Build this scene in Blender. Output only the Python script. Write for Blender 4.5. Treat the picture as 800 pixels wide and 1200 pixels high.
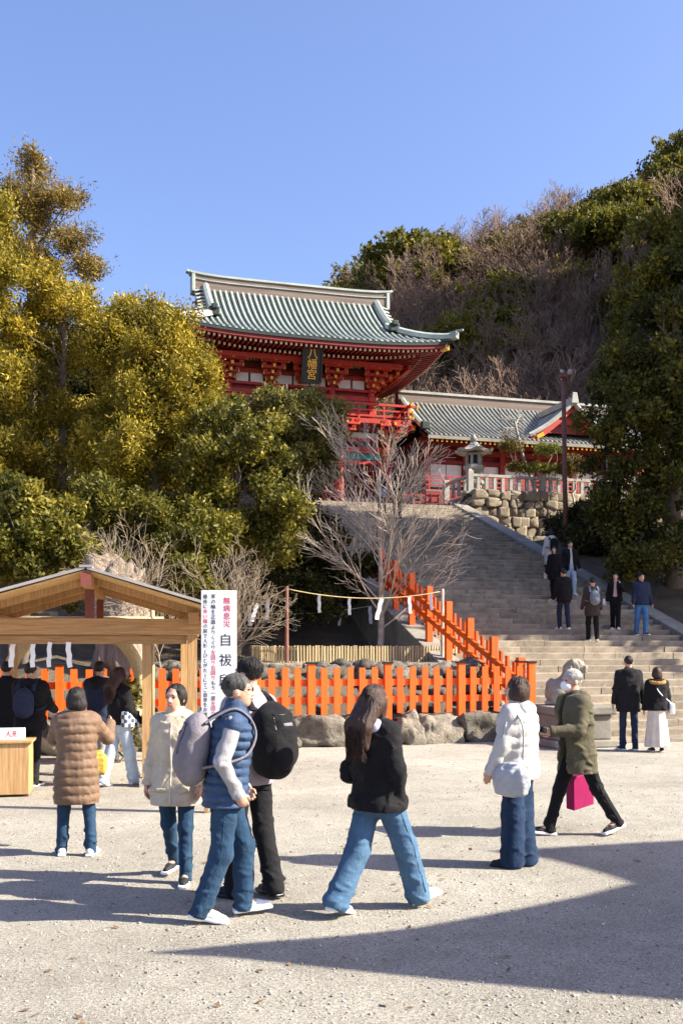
import bpy, math, random
import numpy as np
from mathutils import Vector, Matrix, Euler

for o in list(bpy.data.objects): bpy.data.objects.remove(o)
scene = bpy.context.scene
col = scene.collection
R = math.radians

# ------------------------------------------------------------------ camera
FPX = 1166.7; CH = 1.96; YH = 756.0
cd = bpy.data.cameras.new('camera'); cam = bpy.data.objects.new('camera', cd); col.objects.link(cam)
cam.location = (0, 0, CH); cam.rotation_euler = (R(90), 0, 0)
cd.sensor_width = 36; cd.sensor_fit = 'AUTO'; cd.lens = 35
cd.shift_y = (YH-600)/1200.0
cd.clip_start = .1; cd.clip_end = 5000
scene.camera = cam

# ------------------------------------------------------------------ sky + sun
SUN_EL = 36.5; SUN_AZ = 9.0      # elevation; degrees the sun stands behind the camera plane, on the right
sd = Vector((math.cos(R(SUN_EL))*math.cos(R(SUN_AZ)), -math.cos(R(SUN_EL))*math.sin(R(SUN_AZ)), math.sin(R(SUN_EL))))
w = bpy.data.worlds.new('World'); scene.world = w; w.use_nodes = True
nt = w.node_tree; nt.nodes.clear()
out = nt.nodes.new('ShaderNodeOutputWorld'); bg = nt.nodes.new('ShaderNodeBackground')
sky = nt.nodes.new('ShaderNodeTexSky'); sky.sky_type = 'NISHITA'; sky.sun_disc = False
sky.sun_elevation = R(SUN_EL); sky.sun_rotation = math.atan2(sd.x, sd.y)
sky.altitude = 50; sky.air_density = 1.25; sky.dust_density = 2.4; sky.ozone_density = 6.0
bg.inputs['Strength'].default_value = .09
tint = nt.nodes.new('ShaderNodeMix'); tint.data_type = 'RGBA'; tint.blend_type = 'MULTIPLY'; tint.inputs[0].default_value = 1.0; tint.inputs[7].default_value = (1.16, 1.02, 1.12, 1)   # the photograph's violet-blue air
nt.links.new(sky.outputs[0], tint.inputs[6]); nt.links.new(tint.outputs[2], bg.inputs[0]); nt.links.new(bg.outputs[0], out.inputs[0])
sl = bpy.data.lights.new('sun', 'SUN'); sun = bpy.data.objects.new('sun', sl); col.objects.link(sun)
sl.energy = 5.0; sl.angle = R(.53); sl.color = (1, .935, .78)
sun.rotation_euler = sd.to_track_quat('Z', 'Y').to_euler(); sun.location = (60, -10, 60)
scene.view_settings.view_transform = 'Standard'; scene.view_settings.look = 'None'
scene.view_settings.exposure = 1.47; scene.view_settings.gamma = 1
scene.render.engine = 'CYCLES'
try:
    scene.cycles.max_bounces = 6; scene.cycles.transparent_max_bounces = 8
except Exception: pass

# ------------------------------------------------------------------ frames
TH = R(16.0)
OX, OY = 4.1, 20.6
def W(u, v, z=0):
    return Vector((OX+math.cos(TH)*u-math.sin(TH)*v, OY+math.sin(TH)*u+math.cos(TH)*v, z))
def toL(x, y):
    dx, dy = x-OX, y-OY
    return math.cos(TH)*dx+math.sin(TH)*dy, -math.sin(TH)*dx+math.cos(TH)*dy
def atpx(px, py, Y):
    return Vector(((px-400)*Y/FPX, Y, CH+(YH-py)*Y/FPX))

# ------------------------------------------------------------------ object helpers
def thing(name, label, cat, loc=(0, 0, 0), rz=0, group=None, kind=None):
    o = bpy.data.objects.new(name, None); col.objects.link(o)
    o.empty_display_size = .2
    o.location = loc; o.rotation_euler = (0, 0, rz)
    tag(o, label, cat, group, kind); return o
def tag(o, label=None, cat=None, group=None, kind=None):
    if label: o['label'] = label
    if cat: o['category'] = cat
    if group: o['group'] = group
    if kind: o['kind'] = kind
    return o
def link(name, me, parent=None, loc=None, rz=None):
    o = bpy.data.objects.new(name, me); col.objects.link(o)
    if parent is not None: o.parent = parent
    if loc is not None: o.location = loc
    if rz is not None: o.rotation_euler = (0, 0, rz)
    return o
def np_mesh(name, V, F, mat, smooth=False, rnd=None):
    """V (n,3), F (m,k) numpy, fast path"""
    V = np.asarray(V, dtype=np.float32); F = np.asarray(F, dtype=np.int32)
    me = bpy.data.meshes.new(name); m, k = F.shape
    me.vertices.add(len(V)); me.vertices.foreach_set('co', V.ravel())
    me.loops.add(m*k); me.loops.foreach_set('vertex_index', F.ravel())
    me.polygons.add(m)
    me.polygons.foreach_set('loop_start', np.arange(0, m*k, k, dtype=np.int32))
    me.polygons.foreach_set('loop_total', np.full(m, k, dtype=np.int32))
    if smooth: me.polygons.foreach_set('use_smooth', np.ones(m, dtype=bool))
    if rnd is not None:
        a = me.attributes.new('rnd', 'FLOAT', 'FACE'); a.data.foreach_set('value', np.asarray(rnd, dtype=np.float32))
    me.materials.append(mat); me.update(calc_edges=True); return me
class MB:
    def __init__(s): s.v = []; s.f = []
    def add(s, vs, fs):
        n = len(s.v); s.v += [tuple(p) for p in vs]; s.f += [tuple(i+n for i in f) for f in fs]; return s
    def box(s, c, d, rot=None, taper=1.0, bev=0):
        x, y, z = d[0]/2, d[1]/2, d[2]/2
        vs = [Vector((sx*x*(taper if sz > 0 else 1), sy*y*(taper if sz > 0 else 1), sz*z)) for sz in (-1, 1) for sy in (-1, 1) for sx in (-1, 1)]
        if rot is not None: vs = [rot @ p for p in vs]
        c = Vector(c); vs = [p+c for p in vs]
        return s.add(vs, [(0, 2, 3, 1), (4, 5, 7, 6), (0, 1, 5, 4), (2, 6, 7, 3), (0, 4, 6, 2), (1, 3, 7, 5)])
    def bar(s, a, b, wdt, hgt, up=(0, 0, 1)):
        a = Vector(a); b = Vector(b); d = (b-a).normalized(); up = Vector(up)
        sx = d.cross(up).normalized(); uz = sx.cross(d)
        vs = []
        for p in (a, b):
            for i, j in ((-1, -1), (1, -1), (1, 1), (-1, 1)): vs.append(p+sx*(wdt/2*i)+uz*(hgt/2*j))
        return s.add(vs, [(0, 1, 2, 3), (7, 6, 5, 4), (0, 4, 5, 1), (1, 5, 6, 2), (2, 6, 7, 3), (3, 7, 4, 0)])
    def tube(s, pts, rad, n=8, cap=True):
        pts = [Vector(p) for p in pts]; m = len(pts)
        if not hasattr(rad, '__len__'): rad = [rad]*m
        ref = None; vs = []
        for i, p in enumerate(pts):
            d = (pts[min(i+1, m-1)]-pts[max(i-1, 0)]).normalized()
            if ref is None: ref = d.orthogonal().normalized()
            ref = (ref-d*ref.dot(d)); ref = ref.normalized() if ref.length > 1e-6 else d.orthogonal().normalized()
            b = d.cross(ref)
            for k in range(n):
                t = 2*math.pi*k/n; vs.append(p+(ref*math.cos(t)+b*math.sin(t))*rad[i])
        fs = [(i*n+k, i*n+(k+1) % n, (i+1)*n+(k+1) % n, (i+1)*n+k) for i in range(m-1) for k in range(n)]
        if cap: fs += [tuple(range(n-1, -1, -1)), tuple(range((m-1)*n, m*n))]
        return s.add(vs, fs)
    def lathe(s, prof, n=16, c=(0, 0, 0), sq=False, rot=0):
        vs = []
        for r, z in prof:
            for k in range(n):
                t = 2*math.pi*(k+.5)/n+rot; vs.append((c[0]+r*math.cos(t), c[1]+r*math.sin(t), c[2]+z))
        m = len(prof)
        fs = [(i*n+k, i*n+(k+1) % n, (i+1)*n+(k+1) % n, (i+1)*n+k) for i in range(m-1) for k in range(n)]
        fs += [tuple(range(n-1, -1, -1)), tuple(range((m-1)*n, m*n))]
        return s.add(vs, fs)
    def prism(s, poly, a, b, ax):
        """poly: list of (p,q) 2D; ax maps (p,q,t)->xyz; extruded t=a..b"""
        n = len(poly); vs = [ax(p, q, a) for p, q in poly]+[ax(p, q, b) for p, q in poly]
        fs = [tuple(range(n-1, -1, -1)), tuple(range(n, 2*n))]+[(i, (i+1) % n, n+(i+1) % n, n+i) for i in range(n)]
        return s.add(vs, fs)
    def grid(s, P):
        """P list of rows of points"""
        r = len(P); c = len(P[0])
        return s.add([p for row in P for p in row], [(i*c+j, i*c+j+1, (i+1)*c+j+1, (i+1)*c+j) for i in range(r-1) for j in range(c-1)])
    def mesh(s, name, mat, smooth=False):
        me = bpy.data.meshes.new(name); me.from_pydata([tuple(p) for p in s.v], [], s.f)
        me.materials.append(mat)
        if smooth: me.polygons.foreach_set('use_smooth', np.ones(len(me.polygons), dtype=bool))
        me.update(); return me
    def obj(s, name, mat, parent=None, smooth=False, bevel=0, loc=None, rz=None):
        me = s.mesh(name, mat, smooth); o = link(name, me, parent, loc, rz)
        if bevel:
            b = o.modifiers.new('bevel', 'BEVEL'); b.width = bevel; b.segments = 2; b.limit_method = 'ANGLE'
        return o
def struct(o): o['kind'] = 'structure'; return o

# ------------------------------------------------------------------ materials
MATS = {}
def new_mat(name):
    m = bpy.data.materials.new(name); m.use_nodes = True; n = m.node_tree; n.nodes.clear()
    o = n.nodes.new('ShaderNodeOutputMaterial'); b = n.nodes.new('ShaderNodeBsdfPrincipled')
    n.links.new(b.outputs[0], o.inputs[0]); return m, n, b, o
def ramp(n, fac, stops):
    r = n.nodes.new('ShaderNodeValToRGB'); e = r.color_ramp.elements
    while len(e) < len(stops): e.new(.5)
    for i, (p, c) in enumerate(stops): e[i].position = p; e[i].color = (*c, 1)
    n.links.new(fac, r.inputs[0]); return r.outputs[0]
def noise(n, scale, detail=4, rough=.6, coord='Object', stretch=None, dist=0, shift=True):
    tc = n.nodes.new('ShaderNodeTexCoord'); src = tc.outputs[coord]
    if shift:                                   # every object its own piece of the pattern
        oi = n.nodes.new('ShaderNodeObjectInfo'); vm = n.nodes.new('ShaderNodeVectorMath'); vm.operation = 'MULTIPLY_ADD'
        n.links.new(oi.outputs['Random'], vm.inputs[0]); vm.inputs[1].default_value = (37, 53, 71)
        n.links.new(src, vm.inputs[2]); src = vm.outputs[0]
    if stretch:
        mp = n.nodes.new('ShaderNodeMapping'); mp.inputs['Scale'].default_value = stretch
        n.links.new(src, mp.inputs[0]); src = mp.outputs[0]
    t = n.nodes.new('ShaderNodeTexNoise'); t.inputs['Scale'].default_value = scale
    t.inputs['Detail'].default_value = detail; t.inputs['Roughness'].default_value = rough
    t.inputs['Distortion'].default_value = dist
    n.links.new(src, t.inputs['Vector']); return t.outputs[0]
def mix(n, a, b, fac, mode='MIX'):
    m = n.nodes.new('ShaderNodeMix'); m.data_type = 'RGBA'; m.blend_type = mode
    for s, x in ((m.inputs[0], fac), (m.inputs[6], a), (m.inputs[7], b)):
        if hasattr(x, 'links') or hasattr(x, 'is_linked'): n.links.new(x, s)
        elif isinstance(x, (tuple, list)): s.default_value = (*x[:3], 1)
        else: s.default_value = x
    return m.outputs[2]
def bump(n, b, h, strength=.3, dist=.02):
    bp = n.nodes.new('ShaderNodeBump'); bp.inputs['Strength'].default_value = strength; bp.inputs['Distance'].default_value = dist
    n.links.new(h, bp.inputs['Height']); n.links.new(bp.outputs[0], b.inputs['Normal'])
def mul(c, k): return tuple(min(1, x*k) for x in c)
def surf(name, c, rough=.7, var=.25, scale=6, bscale=30, bs=.25, bd=.01, metal=0, stretch=None, c2=None, objrnd=.0, spec=.4, dirt=None):
    if name in MATS: return MATS[name]
    m, n, b, o = new_mat(name)
    lo, hi = mul(c, 1-var), mul(c, 1+var)
    if c2: lo, hi = c, c2
    f = noise(n, scale, 6, .65, stretch=stretch)
    cc = ramp(n, f, [(.3, lo), (.7, hi)])
    if dirt:
        f2 = noise(n, dirt[1], 7, .7); k = ramp(n, f2, [(dirt[2], (0, 0, 0)), (dirt[2]+.15, (1, 1, 1))]); cc = mix(n, cc, dirt[0], k)
    if objrnd:
        oi = n.nodes.new('ShaderNodeObjectInfo')
        k = ramp(n, oi.outputs['Random'], [(0, (1-objrnd,)*3), (1, (1+objrnd,)*3)])
        cc = mix(n, cc, k, 1.0, 'MULTIPLY')
    n.links.new(cc, b.inputs['Base Color'])
    b.inputs['Roughness'].default_value = rough; b.inputs['Metallic'].default_value = metal
    b.inputs['Specular IOR Level'].default_value = spec
    if bs: bump(n, b, noise(n, bscale, 6, .7, stretch=stretch), bs, bd)
    MATS[name] = m; return m
def leaf_mat(name, c1, c2, c3=None, trans=.35, rough=.55):
    if name in MATS: return MATS[name]
    m, n, b, o = new_mat(name)
    a = n.nodes.new('ShaderNodeAttribute'); a.attribute_name = 'rnd'
    cc = ramp(n, a.outputs['Fac'], [(0, c1), (.6, c2), (1, c3 or c2)])
    f = noise(n, .8, 3); cc = mix(n, cc, mul(c1, .75), ramp(n, f, [(.45, (0, 0, 0)), (.75, (.6, .6, .6))]))
    oi = n.nodes.new('ShaderNodeObjectInfo'); k = ramp(n, oi.outputs['Random'], [(0, (.82, .85, .85)), (1, (1.12, 1.08, 1.0))])
    cc = mix(n, cc, k, 1.0, 'MULTIPLY')
    n.links.new(cc, b.inputs['Base Color']); b.inputs['Roughness'].default_value = rough; b.inputs['Specular IOR Level'].default_value = .25
    t = n.nodes.new('ShaderNodeBsdfTranslucent'); n.links.new(cc, t.inputs[0])
    ms = n.nodes.new('ShaderNodeMixShader'); ms.inputs[0].default_value = trans
    n.links.new(b.outputs[0], ms.inputs[1]); n.links.new(t.outputs[0], ms.inputs[2]); n.links.new(ms.outputs[0], o.inputs[0])
    MATS[name] = m; return m

M_VERM = surf('vermilion_paint', (.40, .032, .018), .5, .18, 3, 40, .12, .004, objrnd=.08)
M_ORANGE = surf('orange_fence_paint', (.78, .108, .007), .55, .2, 5, 60, .25, .004, objrnd=.10, stretch=(1, 1, .2), dirt=((.42, .06, .012), 9, .60))
M_DKRED = surf('dark_red_paint_and_shade', (.20, .018, .014), .55, .2, 3, 40, .1, .004)  # on the hall this darker red also stands in for eave shade
M_GOLD = surf('gilt_metal', (.75, .42, .06), .35, .15, 8, 30, .1, .003, metal=.6)
M_COPPER = surf('patina_copper_tile', (.24, .275, .24), .55, .2, 2.0, 25, .25, .006, c2=(.40, .435, .385), objrnd=.12, dirt=((.12, .14, .12), 5, .62))
M_COPPER_D = surf('dark_copper_and_gap_shade', (.016, .028, .025), .6, .3, 2.0, 25, .2, .006)  # near-black, so the shade between the roof ribs is in the colour
M_PALE_TILE = surf('pale_weathered_tile', (.24, .24, .215), .6, .2, 2.0, 25, .25, .006, c2=(.38, .375, .34), objrnd=.12, dirt=((.25, .25, .22), 5, .62))
M_RIDGE = surf('weathered_ridge_wood', (.11, .08, .062), .75, .25, 3, 30, .35, .01, stretch=(.2, 1, 3), c2=(.21, .16, .13))
M_WHITEP = surf('white_plaster', (.78, .76, .72), .8, .06, 3, 40, .1, .004)
M_TEALP = surf('teal_trim', (.04, .22, .20), .6, .2, 5, 30, .1)
M_GREENL = surf('green_lattice', (.10, .30, .12), .6, .2, 5, 30, .1)
M_BLACK = surf('black_lacquer', (.012, .012, .013), .35, .2, 5, 30, .05)
M_STONE = surf('step_stone', (.15, .122, .088), .85, .2, 2.6, 22, .6, .018, c2=(.335, .28, .207), objrnd=.16, dirt=((.085, .078, .062), 4.5, .57))
M_CHEEK = surf('cheek_stone', (.17, .155, .13), .85, .2, 2.2, 22, .5, .015, c2=(.29, .265, .225), objrnd=.1, dirt=((.12, .12, .10), 3, .58))
M_GRANITE = surf('pale_granite', (.27, .25, .22), .8, .2, 4, 30, .4, .01, c2=(.40, .375, .33), dirt=((.2, .19, .17), 4, .6))
M_WALLST = surf('wall_stone', (.14, .11, .078), .9, .2, 2.5, 14, .7, .03, c2=(.29, .235, .165), objrnd=.25, dirt=((.09, .085, .07), 5, .58))
M_BOULDER = surf('boulder_stone', (.125, .105, .08), .9, .2, 5, 9, 1.0, .09, c2=(.31, .265, .21), objrnd=.25, dirt=((.07, .062, .052), 5, .54))
M_BANKROCK = surf('bank_rock', (.06, .052, .043), .9, .2, 4, 9, 1.0, .05, c2=(.19, .165, .13), objrnd=.4)  # darkened: the shade behind the pickets is put into the rock colour
M_JOINT = surf('wall_joint_earth', (.05, .045, .038), .95, .3, 4, 20, .5, .02)
M_WOOD = surf('fresh_timber', (.30, .165, .062), .6, .2, 5, 40, .35, .006, stretch=(9, 9, .5), c2=(.56, .345, .16), objrnd=.12, dirt=((.22, .12, .05), 3, .66))
M_WOODX = surf('fresh_timber_beam', (.26, .135, .05), .6, .2, 5, 40, .35, .006, stretch=(.5, 9, 9), c2=(.52, .305, .135), objrnd=.12, dirt=((.18, .095, .04), 3, .66))
M_WOODR = surf('red_stained_timber', (.19, .05, .035), .6, .2, 2.5, 40, .2, .004)
M_ROOFBRD = surf('roof_board', (.64, .40, .165), .65, .15, 4, 40, .2, .004, stretch=(6, .5, 6), objrnd=.08)  # lightened: bounced light under the shelter roof is put into the colour
M_SHEET = surf('grey_roof_sheet', (.28, .26, .25), .5, .15, 2, 30, .1, .004)
M_BAMBOO = surf('dry_split_bamboo', (.44, .34, .19), .6, .2, 5, 40, .2, .004, stretch=(5, 5, .4), objrnd=.25)
M_RUST = surf('rust_red_pole', (.20, .085, .06), .6, .3, 4, 30, .3, .004)
M_PAPER = surf('white_paper', (.82, .82, .84), .7, .03, 5, 30, .05)
M_ROPE = surf('straw_rope', (.50, .40, .20), .85, .25, 30, 120, .6, .006)
M_BARK = surf('brown_bark', (.10, .075, .055), .9, .3, 5, 25, .8, .03, stretch=(3, 3, .6), c2=(.19, .15, .11))
M_PALEBARK = surf('pale_grey_bark', (.30, .24, .19), .85, .2, 5, 25, .4, .01, c2=(.58, .49, .40))
M_HILLBARK = surf('hill_twig_bark', (.15, .095, .065), .9, .2, 1, 5, .2, .02, c2=(.27, .18, .13), objrnd=.3)
M_SOIL = surf('forest_floor', (.065, .05, .034), .95, .35, 1.2, 9, .8, .06, c2=(.14, .11, .07))
M_SAND = surf('terrace_earth', (.30, .24, .17), .95, .2, 1.5, 20, .6, .02, c2=(.40, .33, .24))

def gravel_mat():
    m, n, b, o = new_mat('pale_gravel')
    big = noise(n, .35, 5, .6, shift=False); mid = noise(n, 3.2, 6, .7, shift=False); fine = noise(n, 38, 5, .75, shift=False); grit = noise(n, 150, 3, .7, shift=False)
    vor = n.nodes.new('ShaderNodeTexVoronoi'); vor.inputs['Scale'].default_value = 130
    tc = n.nodes.new('ShaderNodeTexCoord'); n.links.new(tc.outputs['Object'], vor.inputs['Vector'])
    sep = n.nodes.new('ShaderNodeSeparateColor'); n.links.new(vor.outputs['Color'], sep.inputs[0])
    c = ramp(n, sep.outputs[0], [(.05, (.29, .27, .23)), (.4, (.45, .42, .362)), (.95, (.57, .54, .475))])
    c = mix(n, c, ramp(n, big, [(.35, (.78, .77, .76)), (.62, (1.06, 1.05, 1.04))]), 1.0, 'MULTIPLY')
    c = mix(n, c, ramp(n, mid, [(.32, (.87, .86, .85)), (.62, (1.05, 1.05, 1.05))]), 1.0, 'MULTIPLY')
    c = mix(n, c, ramp(n, fine, [(.36, (.74, .72, .70)), (.55, (1.04, 1.04, 1.04))]), 1.0, 'MULTIPLY')
    n.links.new(c, b.inputs['Base Color']); b.inputs['Roughness'].default_value = .95; b.inputs['Specular IOR Level'].default_value = .09
    m1 = n.nodes.new('ShaderNodeMath'); m1.operation = 'MULTIPLY_ADD'; m1.inputs[1].default_value = .45; n.links.new(grit, m1.inputs[0]); n.links.new(fine, m1.inputs[2])
    m2 = n.nodes.new('ShaderNodeMath'); m2.operation = 'MULTIPLY_ADD'; m2.inputs[1].default_value = 1.2; n.links.new(mid, m2.inputs[0]); n.links.new(m1.outputs[0], m2.inputs[2])
    bump(n, b, m2.outputs[0], 1.0, .03); return m
M_GRAVEL = gravel_mat()
# ------------------------------------------------------------------ numeric helpers
def sstep(a, b, x):
    t = np.clip((x-a)/(b-a), 0, 1); return t*t*(3-2*t)
def vnoise(P, seed=0, oct=3):
    """cheap smooth noise: sums of sines in random directions, P (...,3)"""
    rg = np.random.RandomState(seed); o = np.zeros(P.shape[:-1]); a = 1; tot = 0; f = 1
    for k in range(oct):
        for j in range(4):
            d = rg.normal(size=3); d /= np.linalg.norm(d)
            o = o+a*np.sin((P@d)*f*(.8+.6*rg.rand())*2*np.pi+rg.rand()*6.28)
        tot += a*2; a *= .5; f *= 2.1
    return o/tot
STW = 7.45; STN = 51; RISE = .16; RUN = .451; STV = STN*RUN; STH = STN*RISE
PLAT = STH
def terrain_h(u, v):
    c, s = math.cos(TH), math.sin(TH)
    x = OX+c*u-s*v; y = OY+s*u+c*v
    zr = STH*np.clip(v/STV, 0, 1)
    left = np.where(v < 3.0, .45+.95*sstep(.4, 2.4, v), 1.4+.1*sstep(3, 4, v)+(STH-1.5)*sstep(7.5, 21, v))
    left = np.where(v < .4, .3, left)
    mid = np.minimum(zr-.75, STH-.75)
    mid = np.where(v > STV-.3, STH-.35, mid)
    zq = np.minimum(zr, 5.9+.25*sstep(16, 22, v))
    right = zq+.1+np.clip(u-8.2, 0, 60)*.16*sstep(0, 4, v)*(1-sstep(17, 22, v)*.6)
    right = np.where((v > 22.6) & (u < 26), 8.62, right)
    z = np.where(u < -.45, left, np.where(u < 8.1, mid, right))
    z = np.where((v > STV+1) & (u < 8.1), STH-.1, z)
    # wooded hill behind
    A = 23+.45*x+3*np.sin(x*.11+1)
    A = np.clip(A-1.0*np.maximum(0, 4-x), 4, 60)
    back = A*sstep(58, 112, y+.15*np.minimum(x, 0))
    spur = 70*sstep(15, 58, x-(y-62)*.10)*sstep(42, 70, y)*(1-.8*sstep(74, 96, y))
    hill = np.maximum(back, spur)+.25*np.minimum(back, spur)
    hill = np.where(y > 112, hill*(1-sstep(120, 190, y)*.7), hill)
    lefthill = 7*sstep(0, 14, -x)*sstep(42, 72, y)
    z = z+np.maximum(hill, lefthill)*np.where((v > 38) | (u > 21), 1, sstep(33, 38, v))
    return z
def hz(u, v): return float(terrain_h(np.array([float(u)]), np.array([float(v)]))[0])
def hw(x, y):
    u, v = toL(x, y); return hz(u, v)

# ------------------------------------------------------------------ ground and terrain
g = MB()
g.grid([[(x, y, 0) for x in np.linspace(-900, 900, 25)] for y in np.linspace(-300, 2400, 25)])
struct(g.obj('ground', M_GRAVEL))
us = np.unique(np.concatenate([np.arange(-110, -12, 4), np.arange(-12, -.5, .8), [-.46, -.44, 8.09, 8.11], np.arange(0, 8, 1.3), np.arange(8.4, 26, .8), np.arange(26, 150, 3)]))
vs = np.unique(np.concatenate([[.3, .39, .41], np.arange(.8, 24, .7), [22.55, 22.65, 23.95, 24.05], np.arange(24, 40, 1.2), np.arange(40, 190, 3)]))
U, Vv = np.meshgrid(us, vs); Z = terrain_h(U, Vv)
P = np.stack([U, Vv, Z], -1); Z = Z+np.where((Vv > 1) & ((U < -1) | (U > 9)), vnoise(P*.25, 3)*.35*np.clip(np.maximum(np.abs(U-4)-5, Vv-30)/8, 0, 1), 0)
c, s = math.cos(TH), math.sin(TH)
P = np.stack([OX+c*U-s*Vv, OY+s*U+c*Vv, Z], -1).reshape(-1, 3)
nr, nc = U.shape; ii = np.arange(nr*nc).reshape(nr, nc)
F = np.stack([ii[:-1, :-1], ii[:-1, 1:], ii[1:, 1:], ii[1:, :-1]], -1).reshape(-1, 4)
struct(link('hillside', np_mesh('hillside', P, F, M_SOIL, True)))
# sandy terrace round the young tree
tb = MB(); tb.grid([[tuple(W(u, v, 1.53+.02*math.sin(u*3+v))) for u in np.linspace(-7.6, -.6, 12)] for v in np.linspace(3.0, 7.6, 8)])
struct(tb.obj('terrace', M_SAND, smooth=True))
# paved strip at the foot of the stairs and the gate platform
rg = random.Random(5)
pav = struct(link('pavement', None)); pav.location = W(0, 0); pav.rotation_euler = (0, 0, TH)
u = -.2
while u < 12:
    wd = rg.uniform(.8, 1.3)
    for v0, v1 in ((-1.15, -.58), (-.57, .0)):
        b = MB(); b.box((u+wd/2, (v0+v1)/2, .004), (wd-.012, v1-v0-.01, .05)); b.obj('paving_slab', M_STONE, pav)
    u += wd
pl = MB(); pl.box((3.7, STV+9.2, STH-.2), (30, 18, .4)); o = struct(pl.obj('platform', M_STONE)); o.location = W(0, 0); o.rotation_euler = (0, 0, TH)
pl = MB(); pl.box((16.5, STV+9.5, 8.5), (16.6, 19, .5)); o = struct(pl.obj('upper_court', M_SAND)); o.location = W(0, 0); o.rotation_euler = (0, 0, TH)

# ------------------------------------------------------------------ staircase
st = thing('stone_staircase', 'long broad stone staircase climbing to the red shrine gate', 'staircase', W(0, 0), TH)
blk = MB()
pr = [(0, -.10), (0, .145), (.012, .16), (.50, .16), (.50, -.10)]
blk.prism(pr, 0, 1, lambda p, q, t: (t, p, q)); blkme = blk.mesh('step_block', M_STONE)
blkme.flip_normals()
rest = MB(); rg = random.Random(11)
for i in range(STN):
    u = 0; 
    cuts = [0]
    while cuts[-1] < STW-.5: cuts.append(cuts[-1]+rg.uniform(.8, 1.4))
    cuts = [c_*STW/cuts[-1] for c_ in cuts]
    for a, b_ in zip(cuts[:-1], cuts[1:]):
        dz = rg.uniform(-.006, .005); dv = rg.uniform(-.012, .010)
        if i < 42:
            o = link('step_block', blkme, st); o.location = (a+.003, i*RUN+dv, i*RISE+dz); o.scale = (b_-a-.006, 1, 1)
        else:
            rest.prism(pr, a+.003, b_-.003, lambda p, q, t, i=i, dz=dz, dv=dv: (t, i*RUN+dv+p, i*RISE+dz+q))
o = rest.obj('upper_steps', M_STONE, st); o.data.flip_normals(); tag(o, kind='stuff')
# cheek stones on both sides
for side, (u0, u1, n0) in enumerate(((STW+.01, STW+.62, 0), (-.62, -.01, 0))):
    L = 1.35; k = 0; v = .35
    while v < STV+.2:
        v1 = min(v+L, STV+.2)
        b = MB()
        za, zb = v*RISE/RUN+.22, v1*RISE/RUN+.22
        if side: za -= .12; zb -= .12
        poly = [(v+.006, za), (v1-.006, zb), (v1-.006, zb-1.2-.08*v1), (v+.006, max(za-1.2-.08*v, -.1))]
        b.prism(poly, u0, u1, lambda p, q, t: (t, p, q)); o = b.obj('cheek_stone', M_CHEEK, st, bevel=.02)
        v = v1

# ------------------------------------------------------------------ rocks
def rock_mesh(name, dims, seed, mat, n=7, rough=.10, boxy=.55, chops=5):
    L = np.linspace(-1, 1, n); V = []; F = []
    for ax in range(3):
        for sg in (-1, 1):
            a, b = np.meshgrid(L, L, indexing='ij'); P = np.zeros((n, n, 3))
            P[..., ax] = sg; P[..., (ax+1) % 3] = a*(1 if sg > 0 else -1); P[..., (ax+2) % 3] = b
            base = len(V)*n*n; V.append(P.reshape(-1, 3)); i = np.arange(n*n).reshape(n, n)+base
            F.append(np.stack([i[:-1, :-1], i[1:, :-1], i[1:, 1:], i[:-1, 1:]], -1).reshape(-1, 4))
    V = np.concatenate(V); F = np.concatenate(F)
    S = V/np.linalg.norm(V, axis=1, keepdims=True); V = V*boxy+S*(1-boxy)*1.15
    rg = np.random.RandomState(seed)
    for k in range(chops):
        d = rg.normal(size=3); d /= np.linalg.norm(d); off = rg.uniform(.60, .92)*np.abs(d).sum()**.6
        e = V@d-off; V = V-np.where(e > 0, e, 0)[:, None]*d*.92
    V = V+S*(vnoise(V*.8+seed, seed, 4)*rough*1.9)[:, None]
    V = V*np.array(dims)/2
    key = np.round(V, 4); _, idx, inv = np.unique(key, axis=0, return_index=True, return_inverse=True)
    V = V[idx]; F = inv.reshape(-1)[F]
    return np_mesh(name, V, F, mat, False)
def smooth_auto(o):
    o.data.polygons.foreach_set('use_smooth', np.ones(len(o.data.polygons), dtype=bool))
# front row of boulders under the orange fence
sw = thing('boulder_wall', 'low row of rough grey boulders under the orange fence', 'stone wall', W(0, 0), TH)
rg = random.Random(3); u = -.1; k = 0
while u > -17:
    wd = rg.uniform(.5, 1.15); h = rg.uniform(.5, .66); dp = rg.uniform(.5, .75)
    me = rock_mesh('boulder', (wd*1.04, dp, h*1.25), 100+k, M_BOULDER, 13, .12, .84, 14)
    o = link('boulder', me, sw); o.location = (u-wd/2, .02+rg.uniform(-.08, .05)+dp*.1, h*.42); o.rotation_euler = (rg.uniform(-.08, .08), rg.uniform(-.12, .12), rg.uniform(-.2, .2))
    smooth_auto(o) if 0 else None
    u -= wd*.97; k += 1
b = MB(); b.box((-8.5, .55, .25), (17, .5, .45)); b.obj('earth_fill', M_JOINT, sw)
# small rocks on the bank behind the fence
bank = thing('rock_bank', 'bank of small loose rocks seen through the orange pickets', 'rocks', W(0, 0), TH)
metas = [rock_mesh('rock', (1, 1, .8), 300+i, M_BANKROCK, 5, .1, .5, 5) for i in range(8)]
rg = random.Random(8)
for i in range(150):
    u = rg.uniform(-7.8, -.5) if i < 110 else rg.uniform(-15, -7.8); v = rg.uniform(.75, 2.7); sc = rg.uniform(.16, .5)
    o = link('rock', metas[i % 8], bank); o.location = (u, v, hz(u, v)+sc*.12); o.scale = (sc*1.2, sc, sc*rg.uniform(.6, 1)); o.rotation_euler = (rg.uniform(-.4, .4), rg.uniform(-.4, .4), rg.uniform(0, 6))
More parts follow.
